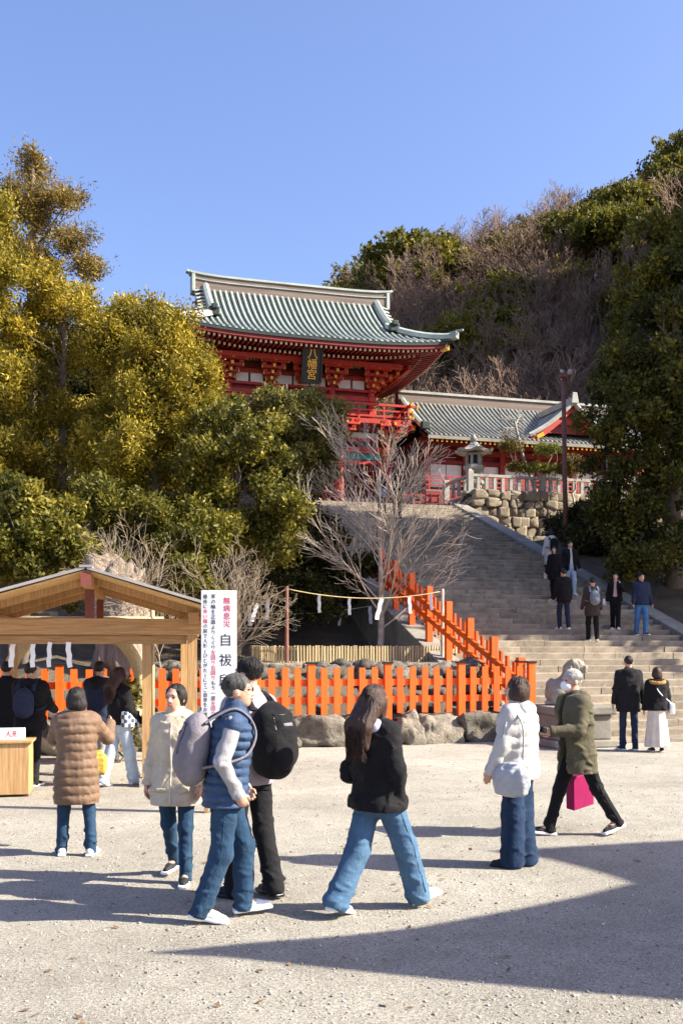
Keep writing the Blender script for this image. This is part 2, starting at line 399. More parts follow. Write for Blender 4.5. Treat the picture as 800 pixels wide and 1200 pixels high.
# stone kerb of the terrace
kb = thing('terrace_kerb', 'low stone kerb edging the raised terrace under the bamboo edging', 'kerb', W(0, 0), TH)
u = -.7; rg = random.Random(9)
while u > -8:
    wd = rg.uniform(.5, 1.1); b = MB(); b.box((u-wd/2, 2.75+rg.uniform(-.03, .03), 1.38+rg.uniform(-.02, .02)), (wd-.02, .42, .36)); b.obj('kerb_stone', M_BOULDER, kb, bevel=.04); u -= wd

# ------------------------------------------------------------------ orange picket fence along the front
def unitbox(name, mat):
    b = MB(); b.box((0, 0, .5), (1, 1, 1)); return b.mesh(name, mat)
pk_me = unitbox('picket', M_ORANGE); post_me = unitbox('fence_post', M_ORANGE); cap_me = unitbox('post_cap', M_BLACK); rail_me = unitbox('rail', M_ORANGE)
jit = random.Random(77)
def ubox(me, name, parent, c, d):
    o = link(name, me, parent); o.location = c; o.scale = d
    if name == 'picket': o.rotation_euler = (jit.uniform(-.012, .012), jit.uniform(-.012, .012), jit.uniform(-.03, .03)); o.location.z += jit.uniform(-.008, .008)
    return o
fr = thing('picket_fence', 'bright orange picket fence along the top of the boulders', 'fence', W(0, 0), TH)
FZ = .60
k = 0; u = -.12
while u > -16.6:
    if k % 6 == 0:
        o = ubox(post_me, 'fence_post', fr, (u, .16, FZ-.12), (.145, .13, 1.11)); ubox(cap_me, 'post_cap', fr, (u, .16, FZ+.99), (.19, .17, .035))
    else:
        ubox(pk_me, 'picket', fr, (u, .155, FZ), (.125, .035, .92))
    u -= .262; k += 1
for z in (.28, .62):
    for j in range(11):
        a = -.12-j*1.572; b = MB(); b.box((a-.786, .205, FZ+z), (1.572-.004, .06, .13)); b.obj('rail', M_ORANGE, fr)
# the fence that climbs the left side of the stairs
fs_ = thing('sloping_fence', 'orange red picket fence climbing the left side of the staircase', 'fence', W(0, 0), TH)
uF = -.32; k = 0; v = .25; SL = RISE/RUN
while v < 10.6:
    z = v*SL*.95+.50
    if k % 4 == 0:
        zb = min(z, hz(-1.0, v))-.1
        ubox(post_me, 'fence_post', fs_, (uF, v, zb), (.15, .16, z-zb+1.12)); ubox(cap_me, 'post_cap', fs_, (uF, v, z+1.02), (.19, .19, .035)) if v < 1 else None
    else:
        ubox(pk_me, 'picket', fs_, (uF+.02, v, z+.06), (.05, .12, .86))
    v += .33; k += 1
for z in (.26, .58):
    for j in range(12):
        a, b2 = .25+j*1.32, .25+(j+1)*1.32
        if b2 > 10.9: break
        b = MB(); b.prism([(a+.004, a*SL*.95+.50+z), (b2-.004, b2*SL*.95+.50+z), (b2-.004, b2*SL*.95+.64+z), (a+.004, a*SL*.95+.64+z)], uF-.10, uF-.04, lambda p, q, t: (t, p, q)); b.obj('rail', M_ORANGE, fs_)

# ------------------------------------------------------------------ bamboo edging, rope posts, rope
be = thing('bamboo_edging', 'low curved edging of split bamboo around the bare tree', 'edging', (0, 0, 0))
pathpx = [(293, 26.6), (296, 25.4), (306, 24.4), (325, 23.9), (350, 23.8), (420, 24.4), (480, 24.9), (536, 25.4)]
pts = [atpx(a, 0, Y) for a, Y in pathpx]
slat = MB(); slat.tube([(0, 0, 0), (0, 0, 1)], .5, 6); slat_me = slat.mesh('bamboo_slat', M_BAMBOO)
L = [0]
for a, b in zip(pts[:-1], pts[1:]): L.append(L[-1]+math.hypot(b.x-a.x, b.y-a.y))
def along(t):
    for i in range(len(L)-1):
        if t <= L[i+1] or i == len(L)-2:
            f = (t-L[i])/(L[i+1]-L[i]); return pts[i].lerp(pts[i+1], f)
t = 0; rg = random.Random(2)
while t < L[-1]:
    p = along(t); o = link('bamboo_slat', slat_me, be); o.location = (p.x, p.y, 1.50); d = rg.uniform(.05, .06)
    o.scale = (d, d, rg.uniform(.43, .455)); o.rotation_euler = (rg.uniform(-.02, .02), rg.uniform(-.02, .02), rg.uniform(0, 6)); t += .076
for zz in (1.6, 1.86):
    b = MB(); b.tube([(along(x).x, along(x).y+.05, zz) for x in np.linspace(0, L[-1], 24)], .014, 5); b.obj('tie_rail', M_BAMBOO, be)
def rope_post(px, ytop, Y, label, mat=M_RUST, r=.045):
    p = atpx(px, ytop, Y); zb = hw(p.x, p.y)-.1
    b = MB(); b.tube([(0, 0, zb), (0, 0, (zb+p.z)/2), (0, 0, p.z)], [r*1.05, r, r*.95], 10)
    o = b.obj('rope_post', mat); o.location = (p.x, p.y, 0); tag(o, label, 'post'); return p
pA = rope_post(336, 687, 23.5, 'dark wooden pole holding the rope at the corner of the bamboo edging')
pB = rope_post(518, 690, 24.8, 'pale wooden pole holding the rope beside the orange stair fence', M_PALEBARK)
pC = rope_post(478, 697, 30.0, 'wooden pole holding the back rope behind the bare tree', M_PALEBARK)
pD = rope_post(262, 712, 27.5, 'wooden pole holding the rope behind the white sign', M_RUST)
def rope(a, b, sag, label):
    P = []
    for t in np.linspace(0, 1, 20):
        q = a.lerp(b, t); P.append((q.x, q.y, q.z-sag*4*t*(1-t)-.06))
    m = MB(); m.tube(P, .0115, 6); o = m.obj('straw_rope', M_ROPE, smooth=True); tag(o, label, 'rope', 'ropes around the bare tree')
    return lambda t: Vector((a.lerp(b, t).x, a.lerp(b, t).y, a.lerp(b, t).z-sag*4*t*(1-t)-.07))
def shide(p, h, yaw, label, group, tilt=0):
    """folded zigzag paper streamer"""
    wd = h*.19; m = MB(); x = 0; z = 0
    for k in range(4):
        dx = (1 if k % 2 else -1)*wd*.55
        m.bar((x, .004*k, z), (x+dx*.4, .004*k, z-h*.28), wd, .003, (0, 1, 0)); x += dx*.5; z -= h*.24
    o = m.obj('paper_streamer', M_PAPER); o.location = p; o.rotation_euler = (tilt*.4, tilt, yaw); tag(o, label, 'streamer', group)
r1 = rope(pA, pB, .20, 'straw rope strung across the front of the bare tree'); r2 = rope(pD, pA, .12, 'straw rope running from behind the white sign to the dark pole'); r3 = rope(pD, pC, .28, 'straw rope strung behind the bare tree'); r4 = rope(pC, pB, .15, 'short straw rope beside the stair fence')
rg = random.Random(4); G = 'white paper streamers hanging on the rope'
for f, ts, lab in ((r1, (.2, .39, .60, .78, .92), 'white zigzag paper streamer on the front rope before the bare tree'), (r2, (.28, .45, .58, .74), 'white zigzag paper streamer on the rope beside the white sign'), (r3, (.36, .62, .78, .88), 'white zigzag paper streamer on the back rope beyond the bare tree'), (r4, (.35,), 'white zigzag paper streamer on the short rope beside the stair fence')):
    for t in ts: shide(f(t), rg.uniform(.38, .54), rg.uniform(-.7, .7), lab, G if len(ts) > 1 else None, rg.uniform(-.25, .35))

# ------------------------------------------------------------------ retaining wall + balustrade right of the stair top
rw = thing('retaining_wall', 'rough stone retaining wall beside the top of the stairs', 'stone wall', W(0, 0), TH)
b = MB(); b.box((14.2, 22.9, 6.6), (12.2, .5, 4.2)); b.obj('wall_core', M_JOINT, rw)
rg = random.Random(21); z = 4.6; row = 0; nst = 0
while z < 8.55:
    h = rg.uniform(.32, .46); u = 8.12+rg.uniform(0, .2)
    while u < 17:
        wd = rg.uniform(.35, .75)
        if z+h > max(u-8.1, 0)*.1+22.4*SL-3.4:
            me = rock_mesh('wall_stone', (wd*1.05, .5, h*1.08), 500+nst, M_WALLST, 6, .045, .95, 3)
            o = link('wall_stone', me, rw); o.location = (u+wd/2, 22.66+rg.uniform(-.04, .05), z+h/2+rg.uniform(-.03, .03)); o.rotation_euler = (0, rg.uniform(-.08, .08), rg.uniform(-.1, .1)); nst += 1
        u += wd
    z += h*.97; row += 1
b = MB(); b.box((12.6, 22.75, 8.79), (9.3, .52, .10)); b.obj('coping', M_CHEEK, rw, bevel=.02)
bl = thing('stone_balustrade', 'pale stone balustrade on top of the retaining wall', 'balustrade', W(0, 0), TH)
pm = MB(); pm.box((0, 0, .34), (.14, .14, .68)); pme = pm.mesh('baluster', M_GRANITE)
u = 8.25; k = 0
while u < 17:
    if k % 9 == 0:
        b = MB(); b.box((u, 22.75, 9.32), (.26, .26, .96)); b.box((u, 22.75, 9.84), (.2, .2, .09), taper=.5); b.obj('newel', M_GRANITE, bl, bevel=.015)
    else: link('baluster', pme, bl, (u, 22.75, 8.84))
    u += .40; k += 1
b = MB(); b.box((12.6, 22.75, 9.60), (8.7, .17, .13)); b.obj('top_rail', M_GRANITE, bl, bevel=.015)
# return along the stair head
for v in (23.3, 24.0, 24.7): link('baluster', pme, bl, (8.25, v, 8.84))
b = MB(); b.box((8.25, 24.2, 9.60), (.17, 2.6, .13)); b.obj('side_rail', M_GRANITE, bl, bevel=.015)
b = MB(); b.box((8.25, 25.6, 9.32), (.26, .26, .96)); b.obj('newel', M_GRANITE, bl, bevel=.015)
# ------------------------------------------------------------------ shrine gate
def rib_mesh(pts, wd, ht, mat, name='tile_row'):
    """raised batten running through pts (list of Vector), rounded top, axis-sideways given per point = x or y"""
    pts = [Vector(p) for p in pts]; d = pts[-1]-pts[0]; side = Vector((d.y, -d.x, 0)).normalized()
    m = MB(); vs = []
    prof = [(-.5, -.2), (-.42, .6), (0, 1), (.42, .6), (.5, -.2)]
    for p in pts:
        for a, b in prof: vs.append(p+side*(a*wd)+Vector((0, 0, b*ht)))
    n = len(prof); fs = []
    for i in range(len(pts)-1):
        for k in range(n-1): fs.append((i*n+k, i*n+k+1, (i+1)*n+k+1, (i+1)*n+k))
    fs.append(tuple(range(n))); fs.append(tuple(range(len(pts)*n-1, (len(pts)-1)*n-1, -1)))
    m.add(vs, fs); return m
GU, GV = 1.85, 30.4
gate = thing('shrine_gate', 'two-storey vermilion shrine gate with green copper roof atop the staircase', 'gate', W(GU, GV, PLAT), TH)
EX, EY, ZE, ZR, XG = 6.55, 5.0, 7.92, 11.5, 4.35
def roofz(x, y):
    t = max(abs(y)/EY, (abs(x)-(EX-EY))/EY if abs(x) > XG else 0, 0)
    f = 1.42*t-.42*t*t
    return ZR-(ZR-ZE)*f+.34*(abs(x)/EX)**3*(abs(y)/EY)**2
roof = thing('roof', None, None); roof.parent = gate
# sheet below the battens
m = MB()
for sg in (-1, 1):
    xs = np.linspace(-EX, EX, 35)
    rows = []
    for q in np.linspace(0, 1, 9):
        row = []
        for x in xs:
            d0 = max(0, abs(x)-(EX-EY)) if abs(x) > XG+.2 else 0
            y = sg*(d0+(EY-d0)*q); row.append((x, y, roofz(x, y)))
        rows.append(row)
    m.grid(rows)
    rows = []
    for q in np.linspace(0, 1, 5):
        x = XG+(EX-XG)*q; ym = x-(EX-EY)
        rows.append([(sg*x, y, roofz(x+1e-4, y)) for y in np.linspace(-ym, ym, 17)])
    m.grid(rows)
m.obj('roof_sheet', M_COPPER_D, roof, smooth=True)
# battens front, sides; the back slope joined
SP = .285
n = int(EX/SP)
backr = MB()
for k in range(-n, n+1):
    x = k*SP
    d0 = max(0, abs(x)-(EX-EY))+.12 if abs(x) > XG+.25 else .25
    if EY-d0 < .3: continue
    for sg in (-1, 1):
        pts = [(x, sg*y, roofz(x, y)+.02) for y in np.linspace(EY+.02, d0, 9)]
        mm = rib_mesh(pts, .125, .075, M_COPPER)
        if sg < 0: mm.obj('tile_row', M_COPPER, roof, smooth=False)
        else: backr.add(mm.v, mm.f)
backr.obj('back_tile_rows', M_COPPER, roof)
ny = int(EY/SP)
for k in range(-ny, ny+1):
    y = k*SP; x0 = max(XG+.15, abs(y)+(EX-EY)+.12)
    if EX-x0 < .3: continue
    for sg in (-1, 1):
        pts = [(sg*x, y, roofz(x, y)+.02) for x in np.linspace(EX+.02, x0, 5)]
        rib_mesh(pts, .15, .085, M_COPPER).obj('tile_row', M_COPPER, roof)
# ridge: stepped box with upswept ends
rd = thing('ridge', None, None); rd.parent = roof
for z0, z1, wd, L, mat in ((ZR-.35, ZR+.12, .60, 4.95, M_RIDGE), (ZR+.12, ZR+.17, .70, 5.0, M_COPPER), (ZR+.17, ZR+.40, .5, 4.95, M_RIDGE), (ZR+.40, ZR+.50, .62, 5.15, M_COPPER)):
    m = MB(); rows = []
    prof = [(-wd/2, z0), (wd/2, z0), (wd/2, z1), (-wd/2, z1)]
    vs = []; xs = np.linspace(-L, L, 15)
    for x in xs:
        up = .12*(abs(x)/5.1)**6
        for p, q in prof: vs.append((x, p, q+up))
    fs = [(i*4+k2, i*4+(k2+1) % 4, (i+1)*4+(k2+1) % 4, (i+1)*4+k2) for i in range(14) for k2 in range(4)]+[(0, 1, 2, 3), (59, 58, 57, 56)]
    m.add(vs, fs); m.obj('ridge_course', mat, roof)
for o in [x for x in col.objects if x.parent is rd]: pass
bpy.data.objects.remove(rd)
for sg in (-1, 1):
    m = MB(); m.box((sg*5.0, 0, ZR+.04), (.16, .74, .86)); m.box((sg*5.12, 0, ZR+.60), (.42, .36, .12), Euler((0, -sg*.35, 0)).to_matrix())
    m.obj('ridge_end_tile', M_COPPER, roof, bevel=.02)
    for sy in (-1, 1):
        # descending ridge along the gable and hip ridge to the corner
        pts = [Vector((sg*(XG+.05), sy*y, roofz(XG, y)+.13)) for y in np.linspace(.2, EY-(EX-XG)+.15, 8)]
        m = rib_mesh(pts, .34, .28, M_COPPER); m.obj('descending_ridge', M_COPPER, roof)
        pts = [Vector((sg*x, sy*(x-(EX-EY)), roofz(x, x-(EX-EY))+.12)) for x in np.linspace(XG-.2, EX+.12, 8)]
        m = rib_mesh(pts, .36, .26, M_COPPER); m.obj('hip_ridge', M_PALE_TILE if sg < 0 else M_COPPER, roof)
        e = pts[-1]; m = MB(); m.box(e+Vector((sg*.02, sy*.02, .12)), (.34, .34, .34), Euler((0, 0, R(45))).to_matrix()); m.box(e+Vector((sg*.2, sy*.2, .32)), (.4, .12, .1), Euler((0, 0, math.atan2(sy, sg))).to_matrix()); m.obj('corner_tile', M_COPPER, roof, bevel=.03)
        q = Vector((sg*(XG+.05), sy*(EY-(EX-XG)+.25), roofz(XG, EY-(EX-XG))+.14)); m = MB(); m.box(q, (.5, .3, .42)); m.box(q+Vector((0, sy*.14, .2)), (.3, .2, .25)); m.obj('ridge_foot_tile', M_COPPER_D, roof, bevel=.05)
    # gable: overhanging rake tiles and red boarding
    for sy in (-1, 1):
        for k in range(9):
            y = .3+k*.30
            if y > EY-(EX-XG)+.1: break
            a = Vector((sg*(XG+.05), sy*y, roofz(XG, y)+.0)); m = rib_mesh([a, a+Vector((sg*.28, 0, -.03)), a+Vector((sg*.55, 0, -.10))], .17, .09, M_COPPER); m.obj('rake_tile', M_COPPER, roof)
        m = MB(); pts = [(y, roofz(XG, y)) for y in np.linspace(.0, EY-(EX-XG)+.2, 7)]
        poly = [(y, z-.12) for y, z in pts]+[(y, z-.45) for y, z in reversed(pts)]
        m.prism(poly, sg*(XG+.38), sg*(XG+.46), lambda p, q, t, sy=sy: (t, sy*p, q)); m.obj('barge_board', M_DKRED, roof)
    m = MB(); yb = EY-(EX-XG); poly = [(-yb, roofz(XG, yb)-.1), (yb, roofz(XG, yb)-.1), (0, ZR-.1)]
    m.prism(poly, sg*(XG-.12), sg*(XG-.05), lambda p, q, t: (t, p, q)); m.obj('gable_wall', M_DKRED, roof)
# eave edge board, soffit, rafters
def ring(off, z_off):
    pts = []
    for x in np.linspace(-EX+off, EX-off, 25): pts.append((x, -EY+off))
    for y in np.linspace(-EY+off, EY-off, 17)[1:]: pts.append((EX-off, y))
    for x in np.linspace(EX-off, -EX+off, 25)[1:]: pts.append((x, EY-off))
    for y in np.linspace(EY-off, -EY+off, 17)[1:]: pts.append((-EX+off, y))
    return [(x, y, roofz(x*EX/(EX-off), y*EY/(EY-off))+z_off) for x, y in pts]
m = MB(); a = ring(0, -.0); b = ring(.0, -.14); m.grid([a, b]); m.obj('eave_tile_edge', M_COPPER_D, roof)
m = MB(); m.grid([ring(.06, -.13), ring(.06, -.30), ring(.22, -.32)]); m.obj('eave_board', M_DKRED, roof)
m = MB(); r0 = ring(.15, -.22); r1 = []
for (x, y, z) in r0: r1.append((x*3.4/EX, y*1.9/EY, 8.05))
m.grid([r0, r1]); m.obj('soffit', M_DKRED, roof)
m = MB(); wt = MB()
def rafter(x0, y0, x1, y1, zoff, wd=.10):
    z0 = roofz(min(max(x0, -EX), EX), min(max(y0, -EY), EY)) if 0 else None
def eavez(x, y):
    # height of the eave line nearest this plan point
    k = max(abs(x)/EX, abs(y)/EY); return roofz(x/k, y/k)
for row, (o0, zoff, ilen) in enumerate(((.22, -.37, 1.3), (1.05, -.52, 2.2))):
    for sg in (-1, 1):
        for x in np.arange(-EX+.25+o0, EX-.2-o0, .235):
            y0 = EY-o0; z0 = eavez(x, y0)+zoff
            if abs(x) > EX-o0-.1: continue
            yin = max(y0-ilen, 2.0, abs(x)-(EX-EY)-.1)
            m.bar((x, sg*y0, z0), (x, sg*yin, z0+(y0-yin)*.09), .10, .12); wt.box((x, sg*(y0+.004), z0), (.10, .02, .12))
        for y in np.arange(-EY+.25+o0, EY-.2-o0, .235):
            x0 = EX-o0; z0 = eavez(x0, y)+zoff
            xin = max(x0-ilen, 3.5, abs(y)+(EX-EY)-.1)
            m.bar((sg*x0, y, z0), (sg*xin, y, z0+(x0-xin)*.09), .10, .12); wt.box((sg*(x0+.004), y, z0), (.02, .10, .12))
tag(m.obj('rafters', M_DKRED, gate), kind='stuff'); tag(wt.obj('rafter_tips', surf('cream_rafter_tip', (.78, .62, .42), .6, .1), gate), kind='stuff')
for sx in (-1, 1):
    for sy in (-1, 1):
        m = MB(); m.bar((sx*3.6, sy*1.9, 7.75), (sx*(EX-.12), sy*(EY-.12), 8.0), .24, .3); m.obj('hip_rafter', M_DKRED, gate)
        m = MB(); m.bar((sx*(EX-.35), sy*(EY-.35), 7.985), (sx*(EX-.08), sy*(EY-.08), 8.01), .26, .32); m.obj('hip_rafter_cap', M_GOLD, gate)
# gilt line along the eaves purlin
for sg in (-1, 1):
    m = MB(); m.bar((-4.7, sg*3.35, 7.30), (4.7, sg*3.35, 7.30), .2, .22); m.obj('eave_purlin', M_VERM, gate)
    m = MB(); m.bar((sg*5.1, -3.35, 7.30), (sg*5.1, 3.35, 7.30), .2, .22); m.obj('eave_purlin', M_VERM, gate)
# upper storey
UX, UY = 3.55, 1.95
m = MB(); m.box((0, 0, 6.3), (2*UX-.2, 2*UY-.2, 3.3)); m.obj('upper_core', M_DKRED, gate)
upx = (-UX, -1.55, 1.55, UX)
def post_me_(r, h, n=14):
    b = MB(); b.lathe([(r, 0), (r, h)], n); return b.mesh('post', M_VERM, True)
ume = post_me_(.17, 3.1)
for x in upx:
    for y in (-UY, UY): link('post', ume, gate, (x, y, 4.7))
    link('post_band', None) if 0 else None
for z, hh, pr_ in ((5.25, .16, .10), (5.95, .22, .12), (6.35, .12, .07), (6.95, .18, .10)):
    for sg in (-1, 1):
        m = MB(); m.box((0, sg*(UY+.02), z), (2*UX+.5, .2+pr_, hh)); m.obj('tie_beam', M_VERM, gate)
        m = MB(); m.box((sg*(UX+.02), 0, z+.003), (.2+pr_, 2*UY+.5, hh)); m.obj('tie_beam', M_VERM, gate)
# white plaster panels between the brackets
for a, b in zip(upx[:-1], upx[1:]):
    nn = 3 if b-a > 2.5 else 2
    for k in range(nn):
        x0 = a+.3+(b-a-.6)*k/nn; x1 = a+.3+(b-a-.6)*(k+1)/nn
        for sg in (-1, 1):
            m = MB(); m.box(((x0+x1)/2, sg*(UY+.0), 6.65), (x1-x0-.10, .06, .42)); m.obj('plaster_panel', M_WHITEP, gate)
    # green lattice: upper arched strip and balcony window, black blocks for dark depth behind bars
    wn = MB(); cx = (a+b)/2; hw_ = (b-a)/2-.42
    poly = [(-hw_, 0), (hw_, 0), (hw_*.92, .22), (hw_*.6, .32), (-hw_*.6, .32), (-hw_*.92, .22)]
    wn.prism(poly, -UY-.02, -UY-.10, lambda p, q, t: (cx+p, t, 7.42+q)); wn.obj('lattice_dark_backing', M_BLACK, gate)
    sl_ = MB()
    for x in np.arange(cx-hw_*.9, cx+hw_*.9, .15): sl_.box((x, -UY-.13, 7.42+.14), (.085, .05, .27))
    sl_.obj('lattice_bars', surf('pale_green_lattice', (.42, .55, .22), .6, .1), gate)
    for sg in (-1,):
        w2 = MB(); w2.box((cx, -UY-.04, 5.6), (b-a-.5, .08, .46)); w2.obj('window_dark_backing', M_BLACK, gate)
        s2 = MB()
        for x in np.arange(a+.32, b-.3, .105): s2.box((x, -UY-.10, 5.6), (.055, .05, .46))
        s2.obj('window_bars', M_GREENL, gate)
# bracket clusters
bk = MB()
for k, (y, z, L) in enumerate(((-.18, 0, .5), (-.45, .22, .8), (-.80, .44, 1.1), (-1.15, .66, 1.3))):
    bk.box((0, y, z), (L, .16, .13)); bk.box((0, y*.5-.05, z+.02), (.15, abs(y)+.35, .13))
    for sx in (-1, 0, 1): bk.box((sx*L*.42, y, z+.12), (.19, .2, .11), taper=1.25)
bkm = bk.mesh('bracket', M_VERM)
bg_ = MB()
for k, (y, z, L) in enumerate(((-.18, 0, .5), (-.45, .22, .8), (-.80, .44, 1.1), (-1.15, .66, 1.3))):
    bg_.box((0, y*1.0-.23, z+.03), (.12, .04, .15))
    for sx in (-1, 1): bg_.box((sx*L*.5, y, z), (.03, .17, .14))
bgm = bg_.mesh('gilt_tips', M_GOLD)
def bracket(x, y, z, rz, parent):
    o = link('bracket', bkm, parent, (x, y, z), rz); o2 = tag(link('gilt_tips', bgm, o), kind='stuff')
for x in upx:
    bracket(x, -UY-.05, 6.55, 0, gate)
for x in (0,): bracket(x, -UY-.05, 6.55, 0, gate)
for y in (-UY, 0, UY):
    bracket(UX+.05, y, 6.55, R(90), gate); bracket(-UX-.05, y, 6.55, R(-90), gate)
# plaque with its writing
pq = MB(); pq.box((0, 0, .72), (.82, .10, 1.5)); plaque = pq.obj('plaque', M_BLACK, gate, bevel=.03); plaque.location = (0, -UY-1.95, 6.15); plaque.rotation_euler = (R(14), 0, 0)
pf = MB()
for sx in (-1, 1): pf.box((sx*.45, -.03, .72), (.10, .12, 1.62))
for z in (-.05, 1.5): pf.box((0, -.034, z), (.98, .12, .12))
pf.obj('plaque_frame', M_BLACK, plaque, bevel=.02)
def glyph(ch, size, mat, parent, loc, rot=(R(90), 0, 0), name='character', ext=.006, bold=0.0):
    cu = bpy.data.curves.new('glyph', 'FONT'); cu.body = ch; cu.size = size; cu.align_x = 'CENTER'; cu.align_y = 'CENTER'; cu.extrude = ext; cu.offset = bold; cu.resolution_u = 3
    cu.offset = 0; ob = bpy.data.objects.new('glyph', cu); col.objects.link(ob)
    dg = bpy.context.evaluated_depsgraph_get(); me = bpy.data.meshes.new_from_object(ob.evaluated_get(dg))
    bpy.data.objects.remove(ob); me.materials.clear(); me.materials.append(mat)
    o = link(name, me, parent); o.location = loc; o.rotation_euler = rot; return o
for ch, z in zip('八幡宮', (1.2, .74, .27)):
    glyph(ch, .50, M_GOLD, plaque, (0, -.065, z), ext=.01, bold=.012)
# balcony
BX, BY = 5.15, 3.4
m = MB(); m.box((0, 0, 4.60), (2*BX, 2*BY, .22)); m.obj('balcony_floor', M_VERM, gate)
m = MB(); m.box((0, 0, 4.38), (2*BX-.8, 2*BY-.8, .2)); m.obj('balcony_joist', M_DKRED, gate)
for sg in (-1, 1):
    for z, hh in ((4.86, .09), (5.14, .07), (5.42, .11)):
        m = MB(); e = .35 if hh > .1 else .12
        m.bar((-BX-e, sg*(BY-.1), z), (BX+e, sg*(BY-.1), z), hh, hh); m.obj('railing', M_VERM, gate)
        m = MB(); m.bar((sg*(BX-.1), -BY-e, z+.003), (sg*(BX-.1), BY+e, z+.003), hh, hh); m.obj('railing', M_VERM, gate)
        for s2 in (-1, 1):
            m = MB(); m.box((sg*(BX+e), s2*(BY-.1), z), (.1, .14, .14)); m.obj('railing_tip', M_GOLD, gate); m = MB(); m.box((sg*(BX-.1), s2*(BY+e), z), (.14, .1, .14)); m.obj('railing_tip', M_GOLD, gate)
    for x in np.linspace(-BX+.1, BX-.1, 9):
        m = MB(); m.box((x, sg*(BY-.1), 5.05), (.09, .085, .72)); m.obj('baluster', M_VERM, gate)
    for y in np.linspace(-BY+.1, BY-.1, 6)[1:-1]:
        m = MB(); m.box((sg*(BX-.1), y, 5.05), (.085, .09, .72)); m.obj('baluster', M_VERM, gate)
# lower storey
LXs = (-4.2, -1.8, 1.8, 4.2); LYs = (-2.4, 0, 2.4)
lme = post_me_(.235, 4.3)
pb = MB(); pb.lathe([(.42, 0), (.42, .12), (.3, .2), (.27, .26)], 14); pbm = pb.mesh('post_base', M_GRANITE)
gb = MB(); gb.lathe([(.243, 0), (.243, .34)], 14); gbm = gb.mesh('gilt_band', M_GOLD)
for x in LXs:
    for y in LYs:
        o = link('post', lme, gate, (x, y, .1)); link('post_base', pbm, o, (0, 0, -.1)); link('gilt_band', gbm, o, (0, 0, 3.0))
    bracket(x, -2.45, 3.75, 0, gate)
for y in LYs: bracket(4.25, y, 3.75, R(90), gate)
for z, hh, mat in ((3.35, .30, M_VERM), (3.86, .14, M_VERM), (2.75, .16, M_VERM)):
    for y in (-2.4, 2.4):
        m = MB(); m.box((0, y, z), (9.3, .26, hh)); m.obj('tie_beam', mat, gate)
    for x in (-4.2, 4.2):
        m = MB(); m.box((x, 0, z+.003), (.26, 5.7, hh)); m.obj('tie_beam', mat, gate)
for a, b in zip(LXs[:-1], LXs[1:]):
    m = MB(); m.box(((a+b)/2, -2.4, 4.08), (b-a-.9, .08, .26)); m.obj('plaster_panel', M_WHITEP, gate)
    m = MB(); m.box(((a+b)/2, -2.4, 3.05), (b-a-.5, .10, .30)); m.obj('teal_panel', M_TEALP, gate)
for a, b in ((-4.2, -1.8), (1.8, 4.2)):
    for y, mt in ((0, M_DKRED), ):
        m = MB(); m.box(((a+b)/2, y, 1.9), (b-a-.4, .12, 3.8)); m.obj('wall_panel', mt, gate)
    for k in range(9):
        m = MB(); m.box((a+.35+k*(b-a-.7)/8, -2.4, .55), (.07, .06, .9)); m.obj('lattice_picket', surf('pale_teal_paint', (.55, .68, .62), .6, .1), gate)
    m = MB(); m.box(((a+b)/2, -2.37, .9), (b-a-.45, .06, .10)); m.obj('lattice_rail', M_VERM, gate)
# pale curtain hung in the gateway
rows = []
for z in np.linspace(2.65, 1.9, 6):
    rows.append([(x, .1+.08*math.sin(x*7)*(2.7-z), z-.25*(1-abs(x)/1.6)*(2.65-z)) for x in np.linspace(-1.6, 1.6, 33)])
m = MB(); m.grid(rows); m.obj('curtain', surf('lilac_curtain', (.62, .58, .72), .8, .08), gate, smooth=True)

# ------------------------------------------------------------------ side hall, right of the gate
hall = thing('side_hall', 'long low red shrine hall with pale ribbed roof right of the gate', 'building', W(0, 0, 0), TH)
HU0, HU1 = 7.5, 20.5; EV, RV, HE, HR = 25.9, 30.3, 12.05, 14.75
def hallz(v): t = (RV-v)/(RV-EV); return HR-(HR-HE)*(1.3*abs(t)-.3*t*t)
hroof = thing('roof', None, None); hroof.parent = hall
m = MB(); vv = np.linspace(EV, RV, 8)
m.grid([[(u, v, hallz(v)) for u in (HU0, HU1)] for v in vv]); m.grid([[(u, 2*RV-v, hallz(v)) for u in (HU1, HU0)] for v in vv])
m.grid([[(u, v, hallz(v)-.16) for u in (HU1, HU0)] for v in vv[:4]])
m.obj('roof_sheet', M_COPPER_D, hroof, smooth=True)
DU = 15.2
u = HU0+.15
while u < HU1:
    inside = abs(u-DU) < 2.0
    top = RV-.15
    pts = [(u, v, hallz(v)+.015) for v in np.linspace(EV-.02, top, 7)]
    rib_mesh(pts, .105, .07, None).obj('tile_row', M_PALE_TILE, hroof); u += .245
for z0, z1, wd, mat in ((HR-.3, HR+.10, .6, M_RIDGE), (HR+.10, HR+.3, .5, M_RIDGE), (HR+.3, HR+.42, .64, M_PALE_TILE)):
    m = MB(); m.box(((HU0+HU1)/2, RV, (z0+z1)/2), (HU1-HU0+.2, wd, z1-z0)); m.obj('ridge_course', mat, hroof)
pts = [Vector((HU0+.1, v, hallz(v)+.1)) for v in np.linspace(RV, EV+.9, 7)]
rib_mesh(pts, .3, .22, None).obj('descending_ridge', M_COPPER, hroof)
m = MB(); m.box((HU0+.1, EV+.75, hallz(EV+.8)+.2), (.45, .3, .4)); m.obj('ridge_foot_tile', M_COPPER_D, hroof, bevel=.05)
m = MB(); m.box(((HU0+HU1)/2, EV+.02, HE-.10), (HU1-HU0+.04, .05, .17)); m.obj('eave_edge', M_CHEEK, hroof)
m = MB()
for u in np.arange(HU0+.2, HU1, .25): m.bar((u, EV+.1, HE-.24), (u, EV+1.7, HE+.5), .09, .11)
tag(m.obj('rafters', M_DKRED, hall), kind='stuff')
m = MB()
